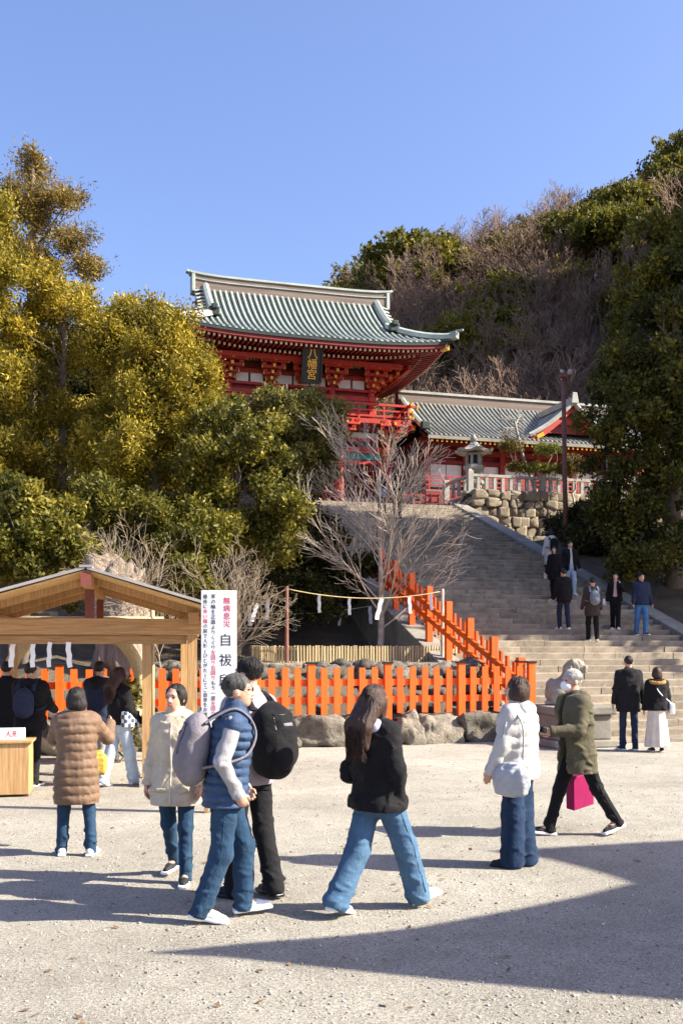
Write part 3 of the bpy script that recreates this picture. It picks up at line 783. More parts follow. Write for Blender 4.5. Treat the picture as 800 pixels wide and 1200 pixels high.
for u in np.arange(HU0+.2, HU1, .25): m.box((u, EV+.06, HE-.26), (.09, .02, .11))
tag(m.obj('rafter_tips', M_GOLD, hall), kind='stuff')
# gabled dormer on the front slope
DV0, DH = 26.3, 14.0
def dz(du): t = abs(du)/2.35; return DH-1.75*(1.35*t-.35*t*t)
drm = thing('gable', None, None); drm.parent = hall
m = MB()
for sg in (-1, 1): m.grid([[(DU+sg*d, v, dz(d)) for v in (DV0-.35, RV-.3)] for d in np.linspace(0, 2.35, 8)])
m.obj('gable_sheet', M_COPPER_D, drm, smooth=True)
for sg in (-1, 1):
    v = DV0-.30
    while v < RV-1:
        pts = [Vector((DU+sg*d, v, dz(d)+.02)) for d in np.linspace(2.35, .1, 6)]
        rib_mesh(pts, .13, .08, None).obj('tile_row', M_PALE_TILE, drm); v += .3
    poly = [(d, dz(d)-.05) for d in np.linspace(0, 2.3, 8)]+[(d, dz(d)-.36) for d in np.linspace(2.3, 0, 8)]
    m = MB(); m.prism(poly, DV0-.22, DV0-.12, lambda p, q, t: (DU+sg*p, t, q)); m.obj('barge_board', M_VERM, drm)
    pts = [Vector((DU+sg*d, DV0-.36, dz(d)+.10)) for d in np.linspace(0, 2.4, 8)]
    m = MB(); m.tube(pts, .12, 6); m.obj('rake_ridge', M_PALE_TILE, drm)
    m = MB(); m.box((DU+sg*.5, DV0-.25, DH-.55), (.3, .05, .28), Euler((0, sg*.6, 0)).to_matrix()); m.obj('gilt_fitting', M_GOLD, drm); m = MB(); m.box((DU+sg*1.75, DV0-.25, dz(1.75)-.22), (.4, .05, .2), Euler((0, sg*.5, 0)).to_matrix()); m.obj('gilt_fitting', M_GOLD, drm)
m = MB(); m.prism([(-2.0, 12.6), (2.0, 12.6), (0, DH-.2)], DV0+.15, DV0+.25, lambda p, q, t: (DU+p, t, q)); m.obj('gable_wall', M_DKRED, drm)
m = MB(); m.box((DU, DV0+.1, 13.1), (1.3, .1, .14)); m.box((DU, DV0+.1, 13.45), (.14, .1, .8)); m.box((DU, DV0+.08, 13.25), (.55, .1, .3)); m.obj('gable_strut', M_VERM, drm)
m = MB(); m.bar((DU, DV0-.45, DH+.16), (DU, RV-.3, DH+.16), .34, .3); m.obj('gable_ridge', M_PALE_TILE, drm)
m = MB(); m.box((DU, DV0-.5, DH+.28), (.42, .12, .55), taper=.6); m.obj('ridge_end_tile', M_PALE_TILE, drm, bevel=.03)
# walls and posts of the hall: darker reds, eave shade put into the colour
WV = 27.5
m = MB(); m.box(((HU0+HU1)/2, WV+2.6, 10.6), (HU1-HU0-.8, 5, 3.6)); m.obj('core', M_DKRED, hall)
m = MB(); m.box(((HU0+HU1)/2, WV, 9.05), (HU1-HU0, 2.4, .7)); m.obj('veranda_base', M_DKRED, hall)
m = MB(); m.box(((HU0+HU1)/2, WV-.2, 9.44), (HU1-HU0, 2.0, .08)); m.obj('veranda_floor', M_RIDGE, hall)
ups = np.arange(HU0+.5, HU1, 2.0)
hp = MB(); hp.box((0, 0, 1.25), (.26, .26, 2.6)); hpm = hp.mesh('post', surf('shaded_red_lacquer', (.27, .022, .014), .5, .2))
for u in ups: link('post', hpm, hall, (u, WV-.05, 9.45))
for z, hh in ((9.62, .24), (11.05, .18), (11.55, .26), (11.95, .2)):
    m = MB(); m.box(((HU0+HU1)/2, WV-.05, z), (HU1-HU0-.6, .2, hh)); m.obj('tie_beam', M_DKRED, hall)
for a in ups[:-1]:
    for k in range(2):
        m = MB(); m.box((a+.17+.42+k*.84, WV, 10.36), (.80, .05, 1.14)); m.obj('shoji_panel', M_WHITEP, hall)
for z in (9.72, 9.95, 10.16):
    m = MB(); m.box(((HU0+HU1)/2, WV-1.1, z), (HU1-HU0, .06, .06)); m.obj('railing', M_VERM, hall)
for u in np.arange(HU0+.2, HU1, 1.0):
    m = MB(); m.box((u, WV-1.1, 9.8), (.07, .065, .76)); m.obj('baluster', M_VERM, hall)
# white-clothed table / panel by the right end, small stone lantern post
# red fence beside the stair head
hf = thing('red_railing', 'short red wooden railing at the head of the stairs', 'railing', W(0, 0, 0), TH)
for z in (8.5, 8.78, 9.1):
    m = MB(); m.bar((6.3, 25.9, z), (8.0, 25.9, z), .07, .07); m.obj('rail', M_VERM, hf)
for u in np.arange(6.3, 8.1, .42):
    m = MB(); m.box((u, 25.9, 8.62), (.08, .085, 1.1)); m.obj('baluster', M_VERM, hf)

# ------------------------------------------------------------------ stone lantern, lamp pole
def lantern(loc, s=1.0):
    t = thing('stone_lantern', 'pale stone lantern with curved cap behind the balustrade', 'lantern', loc, TH+R(20)); t.scale = (s,)*3
    b = MB(); b.lathe([(.55, 0), (.55, .2), (.42, .28), (.40, .5), (.5, .58), (.5, .7), (.32, .8), (.24, .95), (.22, 1.0)], 6); b.obj('base', M_GRANITE, t, bevel=.015)
    b = MB(); b.lathe([(.24, 1.0), (.46, 1.22), (.48, 1.36)], 6); b.obj('platform', M_GRANITE, t, bevel=.015)
    b = MB()
    for k in range(6):
        a = 2*math.pi*(k+.5)/6; b.box((.31*math.cos(a), .31*math.sin(a), 1.62), (.10, .10, .54), Euler((0, 0, a)).to_matrix())
    b.lathe([(.36, 1.36), (.36, 1.44)], 6); b.lathe([(.36, 1.82), (.36, 1.9)], 6); b.obj('light_box', M_GRANITE, t)
    b = MB(); b.lathe([(.24, 1.44), (.24, 1.82)], 6); b.obj('light_box_dark_core', M_BLACK, t)  # black core stands in for the shade inside the hollow
    vs = []; rings = []
    prof = [(.78, 1.98, .14), (.74, 1.90, .10), (.5, 2.06, .05), (.3, 2.22, 0), (.16, 2.36, 0), (.10, 2.4, 0)]
    b = MB(); n = 24
    for r, z, up in prof:
        for k in range(n):
            a = 2*math.pi*(k+.5)/n; c6 = abs(math.cos(3*a))**6; vs.append((r*(1+.12*c6)*math.cos(a), r*(1+.12*c6)*math.sin(a), z+up*c6))
    fs = [(i*n+k, i*n+(k+1) % n, (i+1)*n+(k+1) % n, (i+1)*n+k) for i in range(len(prof)-1) for k in range(n)]+[tuple(range(n-1, -1, -1)), tuple(range((len(prof)-1)*n, len(prof)*n))]
    b.add(vs, fs); b.obj('cap', M_GRANITE, t)
    b = MB(); b.lathe([(.1, 2.38), (.16, 2.46), (.15, 2.58), (.06, 2.68), (.01, 2.76)], 12); b.obj('finial', M_GRANITE, t, True)
    return t
lantern(W(8.95, 23.9, 8.76), 1.08)
lp = thing('lamp_pole', 'tall rust-red lamp pole beside the top of the staircase', 'lamp post', W(9.05, 15.6, 5.3), 0)
b = MB(); b.tube([(0.1, 0, 0), (.03, 0, 3), (-.02, 0, 7.0)], [.10, .09, .08], 12); b.obj('pole', M_RUST, lp, True)
b = MB(); b.tube([(0, 0, 6.8), (.05, -.1, 7.05), (.18, -.25, 7.12)], .035, 8); b.box((-.02, 0, 6.95), (.3, .3, .12)); b.obj('arm', M_RUST, lp)
b = MB(); b.lathe([(.06, 0), (.10, -.07), (.115, -.17), (.07, -.2)], 12, (.18, -.26, 7.14)); b.obj('lamp_head', surf('lamp_metal', (.42, .33, .30), .4, .1), lp, True)
b = MB(); b.box((-.08, -.05, 7.12), (.10, .22, .10), Euler((.5, 0, .4)).to_matrix()); b.obj('floodlight', surf('lamp_metal', (.42, .33, .30)), lp, bevel=.02)
# small white floodlight behind the right evergreens
sp = thing('loudspeaker', 'small white horn loudspeaker on a thin post by the dark evergreen', 'loudspeaker', W(10.9, 15.6, 9.0), 0)
b = MB(); b.tube([(0, 0, -3.4), (0, 0, 1.6)], .03, 8); b.obj('post', surf('grey_post', (.3, .3, .3)), sp)
b = MB(); b.tube([(-.28, -.2, 1.62), (-.1, -.08, 1.66), (.08, 0, 1.62)], [.16, .07, .05], 12); b.obj('horn', M_PAPER, sp, True)
# ------------------------------------------------------------------ tree builders
def leaves(rs, lobes, n_clump, per, clump_r, ll, lw, shell=.55, upb=.35, aspect=1.0, lowcut=-.6, dirspread=.8):
    """leaf-sized faces in clumps through the lobes' volume. lobes: (cx,cy,cz,rx,ry,rz)"""
    lob = np.array(lobes, float); wgt = (lob[:, 3]*lob[:, 4]+lob[:, 3]*lob[:, 5]+lob[:, 4]*lob[:, 5]); wgt /= wgt.sum()
    li = rs.choice(len(lob), n_clump, p=wgt)
    d = rs.normal(size=(n_clump, 3)); d /= np.linalg.norm(d, axis=1, keepdims=True)
    bad = d[:, 2] < lowcut; d[bad, 2] *= -.5; d /= np.linalg.norm(d, axis=1, keepdims=True)
    r = shell+(1-shell)*rs.rand(n_clump)**.6
    r *= 1+.16*vnoise(d*1.7+lob[li, :3]*.7, 5, 2)*2+.22*(rs.rand(n_clump) > .88)*rs.rand(n_clump)
    C = lob[li, :3]+d*r[:, None]*lob[li, 3:6]
    # drop clumps deep inside other lobes
    keep = np.ones(n_clump, bool)
    for L in lob:
        q = np.linalg.norm((C-L[:3])/L[3:6], axis=1); keep &= (q > shell*.8)
    C, d = C[keep], d[keep]; n = len(C)
    ax = d+np.array([0, 0, upb]); ax /= np.linalg.norm(ax, axis=1, keepdims=True)
    cr = clump_r*(.6+.8*rs.rand(n)); crnd = rs.rand(n)
    Pc = np.repeat(C, per, 0); A = np.repeat(ax, per, 0); m = len(Pc)
    off = rs.normal(size=(m, 3)); off *= (rs.rand(m)**.4/np.linalg.norm(off, axis=1))[:, None]
    al = (off*A).sum(1, keepdims=True); off = off+A*al*(aspect-1)
    P = Pc+off*np.repeat(cr, per)[:, None]
    D = A+rs.normal(size=(m, 3))*dirspread; D /= np.linalg.norm(D, axis=1, keepdims=True)
    S = np.cross(D, rs.normal(size=(m, 3))); S /= np.linalg.norm(S, axis=1, keepdims=True)+1e-9
    l = ll*(.6+.8*rs.rand(m))[:, None]; w = lw*(.6+.8*rs.rand(m))[:, None]
    V = np.stack([P-D*l*.5, P+S*w*.5, P+D*l*.5, P-S*w*.5], 1).reshape(-1, 3)
    F = np.arange(m*4).reshape(-1, 4)
    rnd = np.clip(.6*np.repeat(crnd, per)+.4*rs.rand(m), 0, 1)
    return V, F, rnd
class Tubes:
    def __init__(s): s.V = []; s.F = []; s.n = 0
    def add(s, pts, rad, k):
        pts = np.asarray(pts, float); m = len(pts)
        T = np.gradient(pts, axis=0); T /= np.linalg.norm(T, axis=1, keepdims=True)+1e-9
        ref = np.array([0, 0, 1.]) if abs(T[0, 2]) < .8 else np.array([1., 0, 0])
        X = np.cross(T, ref); X /= np.linalg.norm(X, axis=1, keepdims=True)+1e-9; Y = np.cross(T, X)
        a = np.arange(k)*2*np.pi/k
        V = pts[:, None]+(X[:, None]*np.cos(a)[None, :, None]+Y[:, None]*np.sin(a)[None, :, None])*np.asarray(rad)[:, None, None]
        i = np.arange(m*k).reshape(m, k)+s.n
        F = np.stack([i[:-1], np.roll(i, -1, 1)[:-1], np.roll(i, -1, 1)[1:], i[1:]], -1).reshape(-1, 4)
        s.V.append(V.reshape(-1, 3)); s.F.append(F); s.n += m*k
    def mesh(s, name, mat): return np_mesh(name, np.concatenate(s.V), np.concatenate(s.F), mat, True)
def grow(T, rs, p, d, L, r, depth, P, sides=(8, 6, 4, 3, 3, 3)):
    """recursive branch: P = dict(n children, ang, len ratio, up, wiggle, rmin)"""
    m = 6 if depth < 2 else 4
    pts = [np.array(p)]; dd = np.array(d, float)
    for i in range(m):
        dd = dd+rs.normal(size=3)*P['wig']+np.array([0, 0, P['up'][min(depth, len(P['up'])-1)]]); dd /= np.linalg.norm(dd)
        pts.append(pts[-1]+dd*L/m)
    rad = r*np.linspace(1, P.get('tap', .45), m+1)
    rad = np.maximum(rad, P['rmin'])
    T.add(pts, rad, sides[min(depth, 5)])
    if depth >= P['depth']: return
    n = P['n'][min(depth, len(P['n'])-1)]
    for j in range(n):
        t = P['t0'][min(depth, len(P['t0'])-1)]+(1-P['t0'][min(depth, len(P['t0'])-1)])*(j+rs.rand())/n
        i = min(int(t*m), m-1); f = t*m-i; q = pts[i]*(1-f)+pts[i+1]*f
        tang = pts[i+1]-pts[i]; tang /= np.linalg.norm(tang)
        az = rs.rand()*6.28+j*2.4; a = R(P['ang'][min(depth, len(P['ang'])-1)])*(.75+.5*rs.rand())
        x = np.cross(tang, [0.3, .2, 1.]); x /= np.linalg.norm(x); y = np.cross(tang, x)
        nd = tang*math.cos(a)+(x*math.cos(az)+y*math.sin(az))*math.sin(a)
        lr = P['lr'][min(depth, len(P['lr'])-1)]
        grow(T, rs, q, nd, L*lr*(1.15-.55*t)*(.8+.4*rs.rand()), rad[i]*P.get('rr', .55), depth+1, P, sides)
def limbs(T, rs, base, top, r, lobes, n):
    """trunk plus limbs reaching into the lobes"""
    base = np.array(base, float); top = np.array(top, float)
    m = 8; pts = np.array([base+(top-base)*t for t in np.linspace(0, 1, m)]); pts[1:-1] += rs.normal(size=(m-2, 3))*[.08, .08, 0]
    T.add(pts, np.linspace(r, r*.2, m), 9)
    for k in range(n):
        L = lobes[k % len(lobes)]; c = np.array(L[:3]); dv = rs.normal(size=3); dv /= np.linalg.norm(dv)
        e = c+dv*np.array(L[3:6])*.75; t = np.clip((e[2]-base[2]-1.2*rs.rand()*1.5)/(top[2]-base[2]), .12, .92)
        s = base+(top-base)*t; q = [s, s+(e-s)*.35+[0, 0, .05], s+(e-s)*.7+rs.normal(size=3)*.12, e]
        T.add(q, np.linspace(r*.32*(1-t*.6), r*.05, 4), 5)
def tree(name, label, cat, base, lobes, mat, bark, seed, n_clump, per, clump_r, ll, lw, trunk_top, r, nl=14, group=None, **kw):
    rs = np.random.RandomState(seed); t = thing(name, label, cat, base, 0, group)
    V, F, rn = leaves(rs, lobes, n_clump, per, clump_r, ll, lw, **kw)
    link('crown', np_mesh('crown', V, F, mat, False, rn), t)
    T = Tubes(); limbs(T, rs, (0, 0, -.4), trunk_top, r, lobes, nl); link('trunk', T.mesh('trunk', bark), t); return t
def L_px(specs, base, Y0):
    """lobes given as (px, py, Y, half-width px, half-height px, depth m) -> local"""
    o = []
    for px, py, Y, a, b, dp in specs:
        p = atpx(px, py, Y); o.append((p.x-base.x, p.y-base.y, p.z-base.z, a*Y/FPX, dp, b*Y/FPX))
    return o
M_YEL = leaf_mat('yellow_olive_foliage', (.07, .07, .012), (.35, .265, .026), (.74, .53, .055), .32)
M_YELB = leaf_mat('bronze_foliage', (.07, .055, .018), (.22, .155, .035), (.46, .32, .065), .3)
M_GRN = leaf_mat('olive_green_foliage', (.035, .042, .01), (.15, .14, .02), (.40, .32, .042), .3)
M_DOME = leaf_mat('dusty_olive_foliage', (.065, .065, .018), (.22, .19, .045), (.46, .37, .085), .3)
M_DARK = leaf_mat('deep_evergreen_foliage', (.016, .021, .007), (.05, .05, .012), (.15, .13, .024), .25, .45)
M_RIGHT = leaf_mat('right_evergreen_foliage', (.03, .035, .009), (.11, .105, .018), (.34, .27, .035), .28)
M_HILLG = leaf_mat('hill_evergreen_foliage', (.05, .06, .012), (.16, .145, .02), (.38, .30, .035), .35)
M_PINE = leaf_mat('pine_foliage', (.06, .08, .015), (.16, .16, .02), (.28, .25, .04), .25)
M_SHRUB = leaf_mat('shrub_foliage', (.05, .06, .012), (.14, .13, .02), (.30, .245, .035), .38)

def clumpy(lobes, rs, k=10, f=.31):
    o = []
    for L in lobes:
        L = np.array(L); o.append(tuple(np.r_[L[:3], L[3:]*.42]))
        for j in range(k):
            d = rs.normal(size=3); d /= np.linalg.norm(d); d[2] = d[2]*.9+.08
            o.append(tuple(np.r_[L[:3]+d*L[3:]*rs.uniform(.5, 1.08), L[3:].mean()*f*np.array([1, 1, .8])*rs.uniform(.6, 1.25)]))
    return o
def at_ground(px, Y):
    x = (px-400)*Y/FPX; return Vector((x, Y, hw(x, Y)))
# --- left evergreens
def put(name, label, px, Y, specs, mat, seed, nc, per, cr, ll, lw, topy, r, bark=M_BARK, **kw):
    b = at_ground(px, Y); lobes = clumpy(L_px(specs, b, Y), np.random.RandomState(seed+900)); tp = atpx(px, topy, Y); nc = int(nc*1.0)
    return tree(name, label, 'tree', b, lobes, mat, bark, seed, nc, per, cr, ll, lw, (tp.x-b.x, 0, tp.z-b.z), r, **kw)
G1 = 'evergreen trees on the bank left of the stairs'
put('cypress_tree', 'tall thin bronze-tinged cypress rising above the other trees', 40, 31,
    [(36, 195, 31, 14, 28, .5), (22, 240, 31, 38, 16, 1.2), (70, 232, 31, 30, 16, 1), (85, 282, 31, 34, 12, 1), (10, 290, 31, 40, 15, 1.2), (40, 320, 31, 55, 20, 1.3), (95, 312, 31, 26, 10, .9), (45, 262, 31, 16, 25, .6)],
    M_YELB, 1, 620, 46, .34, .14, .036, 168, .2, group=G1, shell=.25, upb=.1, nl=30, dirspread=.9, aspect=1.4)
put('cypress_tree', 'yellow-olive cypress at the edge of the bank, left of the bronze one', -20, 27.5,
    [(-6, 255, 27.5, 24, 40, .9), (-15, 340, 27.5, 48, 60, 1.5), (-15, 450, 27.5, 55, 70, 1.8), (-10, 540, 27.5, 45, 50, 1.5)],
    M_YEL, 2, 900, 54, .30, .125, .046, 230, .2, group=G1, shell=.4, aspect=1.5)
put('cypress_tree', 'broad golden cypress below the bronze one', 75, 28.5,
    [(60, 350, 28.5, 45, 30, 1.2), (40, 410, 28.5, 60, 50, 1.6), (110, 385, 28.5, 42, 45, 1.3), (70, 490, 28.5, 70, 60, 2.0), (45, 570, 28.5, 55, 50, 1.8), (120, 560, 28, 50, 50, 1.6)],
    M_YEL, 3, 1400, 54, .30, .125, .046, 330, .24, group=G1, shell=.4, aspect=1.5, nl=22)
put('cypress_tree', 'golden cypress with pointed tips against the gate roof', 180, 27,
    [(150, 372, 27.4, 28, 30, 1.0), (185, 385, 27, 30, 42, 1.0), (215, 410, 26.8, 26, 40, .9), (160, 440, 27, 48, 55, 1.5), (215, 480, 26.5, 40, 55, 1.3), (165, 535, 26.5, 55, 60, 1.6), (235, 440, 27, 16, 28, .7)],
    M_YEL, 4, 1500, 54, .27, .115, .043, 350, .2, group=G1, shell=.45, aspect=1.6, nl=22)
put('evergreen_tree', 'bushy mid-green evergreen between golden cypress and olive dome tree', 275, 26,
    [(262, 495, 26, 34, 32, 1.2), (295, 535, 26, 44, 40, 1.4), (245, 560, 25.8, 40, 42, 1.4), (320, 585, 26, 36, 36, 1.2), (270, 620, 25.6, 52, 46, 1.6), (225, 615, 25.6, 34, 46, 1.3), (330, 640, 26, 30, 30, 1.2)],
    M_GRN, 5, 1500, 36, .24, .13, .06, 480, .2, group=G1, shell=.5, aspect=1.1, nl=20)
put('evergreen_tree', 'rounded dusty olive dome-shaped tree before the gate', 335, 32,
    [(310, 487, 32, 50, 34, 1.8), (348, 492, 32, 46, 38, 1.8), (370, 500, 32, 36, 44, 1.5), (300, 520, 32, 50, 46, 1.6), (345, 520, 31.8, 50, 46, 1.7), (350, 555, 32, 52, 42, 1.7), (374, 535, 31.6, 32, 42, 1.2)],
    M_DOME, 6, 1900, 36, .24, .13, .06, 450, .22, group=G1, shell=.6, aspect=1.0, nl=18)
put('evergreen_tree', 'leafy green shrub-like tree behind the timber shelter', 30, 21.5,
    [(20, 600, 21.5, 40, 40, 1.1), (55, 650, 21.5, 45, 45, 1.2), (-10, 660, 21.5, 50, 60, 1.2), (60, 610, 21.8, 26, 26, .9)],
    M_GRN, 7, 900, 38, .22, .13, .065, 580, .12, group=G1, shell=.45, aspect=1.0)
put('evergreen_tree', 'shaded green tree filling the gap behind the bare shrubs', 150, 24.5,
    [(130, 610, 24.5, 60, 46, 1.4), (190, 640, 24.5, 50, 50, 1.3), (110, 680, 24.2, 60, 40, 1.2), (210, 690, 24.4, 55, 40, 1.2)],
    M_SHRUB, 8, 1000, 38, .22, .12, .055, 590, .15, group=G1, shell=.45)
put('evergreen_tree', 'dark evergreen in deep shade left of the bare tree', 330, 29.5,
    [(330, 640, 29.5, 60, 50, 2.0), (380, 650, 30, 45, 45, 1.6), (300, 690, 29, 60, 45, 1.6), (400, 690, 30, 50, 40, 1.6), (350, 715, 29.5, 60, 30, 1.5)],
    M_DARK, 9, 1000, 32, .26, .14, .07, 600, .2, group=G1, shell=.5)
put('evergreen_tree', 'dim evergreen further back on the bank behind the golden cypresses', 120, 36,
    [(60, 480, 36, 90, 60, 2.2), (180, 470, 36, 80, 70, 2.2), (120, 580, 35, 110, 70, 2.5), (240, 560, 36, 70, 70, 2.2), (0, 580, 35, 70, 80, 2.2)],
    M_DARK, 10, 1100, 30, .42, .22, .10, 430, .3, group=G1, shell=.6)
# --- right evergreens
G2 = 'dark evergreens right of the staircase'
put('evergreen_tree', 'big dark evergreen overhanging the right side of the staircase', 790, 33,
    [(775, 375, 34, 42, 40, 1.6), (825, 350, 34.5, 50, 50, 2), (735, 425, 33.5, 38, 42, 1.6), (800, 420, 33, 70, 70, 2.2), (735, 480, 33, 52, 55, 1.8), (820, 540, 32.5, 80, 70, 2.2), (738, 560, 32.5, 58, 52, 1.8), (712, 520, 33, 30, 60, 1.3), (780, 500, 32.5, 50, 60, 1.8), (790, 640, 32, 72, 55, 2), (720, 610, 32.5, 36, 40, 1.4), (745, 655, 32, 40, 32, 1.3)],
    M_RIGHT, 11, 2000, 36, .30, .16, .08, 340, .4, group=G2, shell=.55, nl=26)
put('evergreen_tree', 'tall yellow-topped evergreen behind the dark one on the right', 830, 37,
    [(805, 300, 37, 36, 36, 1.6), (765, 335, 37, 30, 32, 1.5), (728, 360, 36.6, 22, 36, 1.2), (850, 300, 37, 50, 50, 2.0), (830, 380, 37, 70, 70, 2.4)],
    M_GRN, 12, 1100, 36, .34, .18, .085, 260, .35, group=G2, shell=.55)
put('evergreen_shrub', 'dark bush at the foot of the retaining wall', 645, 40,
    [(655, 618, 40, 22, 20, .9), (672, 634, 39, 26, 24, 1.0), (700, 640, 37, 34, 30, 1.2), (690, 600, 38, 22, 24, 1.0)],
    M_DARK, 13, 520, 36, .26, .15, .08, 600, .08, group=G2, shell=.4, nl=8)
# out of the frame to the right: the trees that shade the stairs
for k, (u, v, h, rr, lab) in enumerate(((15.5, 6.0, 20, 7.0, 'broad evergreen on the bank beside the lower stairs'), (17.0, 10.5, 20, 4.8, 'broad evergreen on the bank beside the middle stairs'), (22.0, 4.0, 20, 5.5, 'broad evergreen by the court beside the lower stairs'), (23.5, 9, 16, 5.0, 'tall evergreen far up the right bank'))):
    p = W(u, v, hz(u, v)); rs = np.random.RandomState(40+k)
    lobes = [(rs.uniform(-.5, .5)*rr, rs.uniform(-.5, .5)*rr, h*rs.uniform(.35, .78), rr*.55, rr*.55, h*.17) for j in range(9)]+[(0, 0, h*.82, rr*.5, rr*.5, h*.16), (0, 0, h*.6, rr*.6, rr*.6, h*.2)]
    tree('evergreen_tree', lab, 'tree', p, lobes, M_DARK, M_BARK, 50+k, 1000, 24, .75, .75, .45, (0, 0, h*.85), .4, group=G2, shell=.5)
# --- bare young tree on the terrace
def bare(name, label, base, height, seed, P, mat=M_PALEBARK, r=.09, d=(0, 0, 1), group=None):
    t = thing(name, label, 'tree', base, 0, group); rs = np.random.RandomState(seed); T = Tubes()
    grow(T, rs, (0, 0, -.2), d, height, r, 0, P); link('branches', T.mesh('branches', mat), t); return t
PG = dict(n=[26, 10, 6, 3], ang=[52, 30, 32, 34], lr=[.60, .45, .45, .5], up=[.02, .055, .05, .03], wig=.05, rmin=.0052, depth=3, t0=[.2, .2, .15, .2], tap=.18, rr=.33)
b = at_ground(443, 27.2); b.z = 1.45
bare('bare_tree', 'leafless pale young tree inside the bamboo edging', b, 5.5, 3, PG, r=.105)
PS = dict(n=[11, 7, 4], ang=[28, 34, 36], lr=[.8, .55, .5], up=[.02, .03, .02], wig=.09, rmin=.0038, depth=3, t0=[.05, .2, .2], tap=.25, rr=.55)
for k, (px, Y, hgt, lab) in enumerate(((190, 20.3, 2.35, 'leafless tan shrub with upright twigs just behind the timber shelter'), (160, 20.6, 2.0, 'leafless tan shrub leaning over the shelter roof'), (235, 20.9, 2.1, 'leafless tan shrub beside the white sign'), (258, 21.4, 1.8, 'small leafless shrub beyond the white sign'))):
    b = at_ground(px, Y); bare('bare_shrub', lab, b, hgt, 70+k, PS, r=.016, mat=surf('tan_shrub_bark', (.20, .15, .10), .85, .2, 5, 25, .4, .01, c2=(.40, .32, .22)), d=(.15*(k-1), 0, 1), group='leafless shrubs behind the timber shelter')
# snag: big sawn-off stump of the old tree behind the shelter
b = at_ground(138, 20.2); sn = thing('tree_stump', 'thick pale broken tree stump showing above the shelter roof', 'stump', b)
me = rock_mesh('stump', (1.0, .9, 2.75), 77, surf('weathered_stump', (.14, .10, .075), .9, .2, 3, 12, .9, .05, stretch=(3, 3, .4), c2=(.40, .32, .24)), 14, .20, .8, 9)
o = link('stump', me, sn); o.location = (0, 0, .85)
# --- clipped pines and a pollarded tree on the court by the lantern
def court_pine(px, Y, label, specs, mat, seed):
    x = (px-400)*Y/FPX; b = Vector((x, Y, 8.75)); lob = L_px(specs, b, Y)
    t = tree('pine_tree', label, 'tree', b, lob, mat, M_PALEBARK, seed, 150, 36, .16, .13, .035, (.1, 0, lob[0][2]), .06, nl=8, shell=.3, upb=.8)
court_pine(643, 45.6, 'small cloud-pruned green pine before the side hall', [(640, 527, 45.6, 16, 6, .5), (628, 550, 45.6, 20, 6, .5), (650, 552, 45.6, 14, 6, .5)], M_PINE, 31)
court_pine(601, 45.8, 'small rusty brown pine beside the stone lantern', [(598, 524, 45.8, 14, 7, .5), (606, 548, 45.8, 12, 7, .4)], M_YELB, 32)
court_pine(672, 45.2, 'small rusty shrub at the end of the balustrade', [(672, 548, 45.2, 12, 14, .5)], M_YELB, 33)
PW = dict(n=[8, 6, 5], ang=[70, 45, 40], lr=[.34, .5, .5], up=[.0, -.02, -.10], wig=.13, rmin=.010, depth=3, t0=[.75, .2, .2], tap=.5, rr=.5)
b = Vector(((629-400)*46.5/FPX, 46.5, 8.75)); bare('weeping_tree', 'leafless weeping tree with grey trunk before the side hall gable', b, 4.1, 81, PW, r=.10, mat=surf('grey_trunk', (.34, .31, .27), .9, .2))

# ------------------------------------------------------------------ wooded hill: evergreens and leafless trees
rs = np.random.RandomState(99)
ev = []
for k in range(5):
    lobes = []
    for j in range(9):
        a = rs.rand()*6.28; q = rs.rand()**.5*2.6; lobes.append((q*math.cos(a), q*math.sin(a), 5.0+2.6*rs.rand()-q*.5, 1.5+rs.rand()*.8, 1.5+rs.rand()*.8, .9+.5*rs.rand()))
    V, F, rn = leaves(rs, lobes, 620, 16, .42, .36, .20, shell=.55, upb=.6)
    T = Tubes(); limbs(T, rs, (0, 0, -1), (.2, .1, 6.0), .28, lobes, 10)
    ev.append((np_mesh('crown', V, F, M_HILLG, False, rn), T.mesh('trunk', M_BARK)))
bm_ = []
PB = dict(n=[11, 7, 6], ang=[42, 38, 38], lr=[.62, .5, .5], up=[.02, .05, .03], wig=.09, rmin=.016, depth=3, t0=[.3, .25, .2], tap=.3, rr=.5)
for k in range(4):
    T = Tubes(); grow(T, rs, (0, 0, -1), (rs.uniform(-.15, .15), rs.uniform(-.15, .15), 1), 7.5, .17, 0, PB, (5, 4, 3, 3)); bm_.append(T.mesh('branches', M_HILLBARK))
GE, GB = 'evergreens on the wooded hill', 'leafless trees on the wooded hill'
def hill_tree(kind, x, y, sc, rz, z=None):
    z = hw(x, y) if z is None else z
    if kind == 0:
        t = thing('hill_evergreen', 'rounded evergreen tree growing on the wooded hill behind the shrine', 'tree', (x, y, z), rz, GE)
        c, tr = ev[rs.randint(5)]; link('crown', c, t); link('trunk', tr, t)
    else:
        t = thing('hill_bare_tree', 'leafless grey-brown tree growing on the wooded hill behind the shrine', 'tree', (x, y, z), rz, GB)
        link('branches', bm_[rs.randint(4)], t)
    t.scale = (sc*rs.uniform(.85, 1.15), sc*rs.uniform(.85, 1.15), sc*rs.uniform(.85, 1.1))
ne = nb = 0
y = 60.0
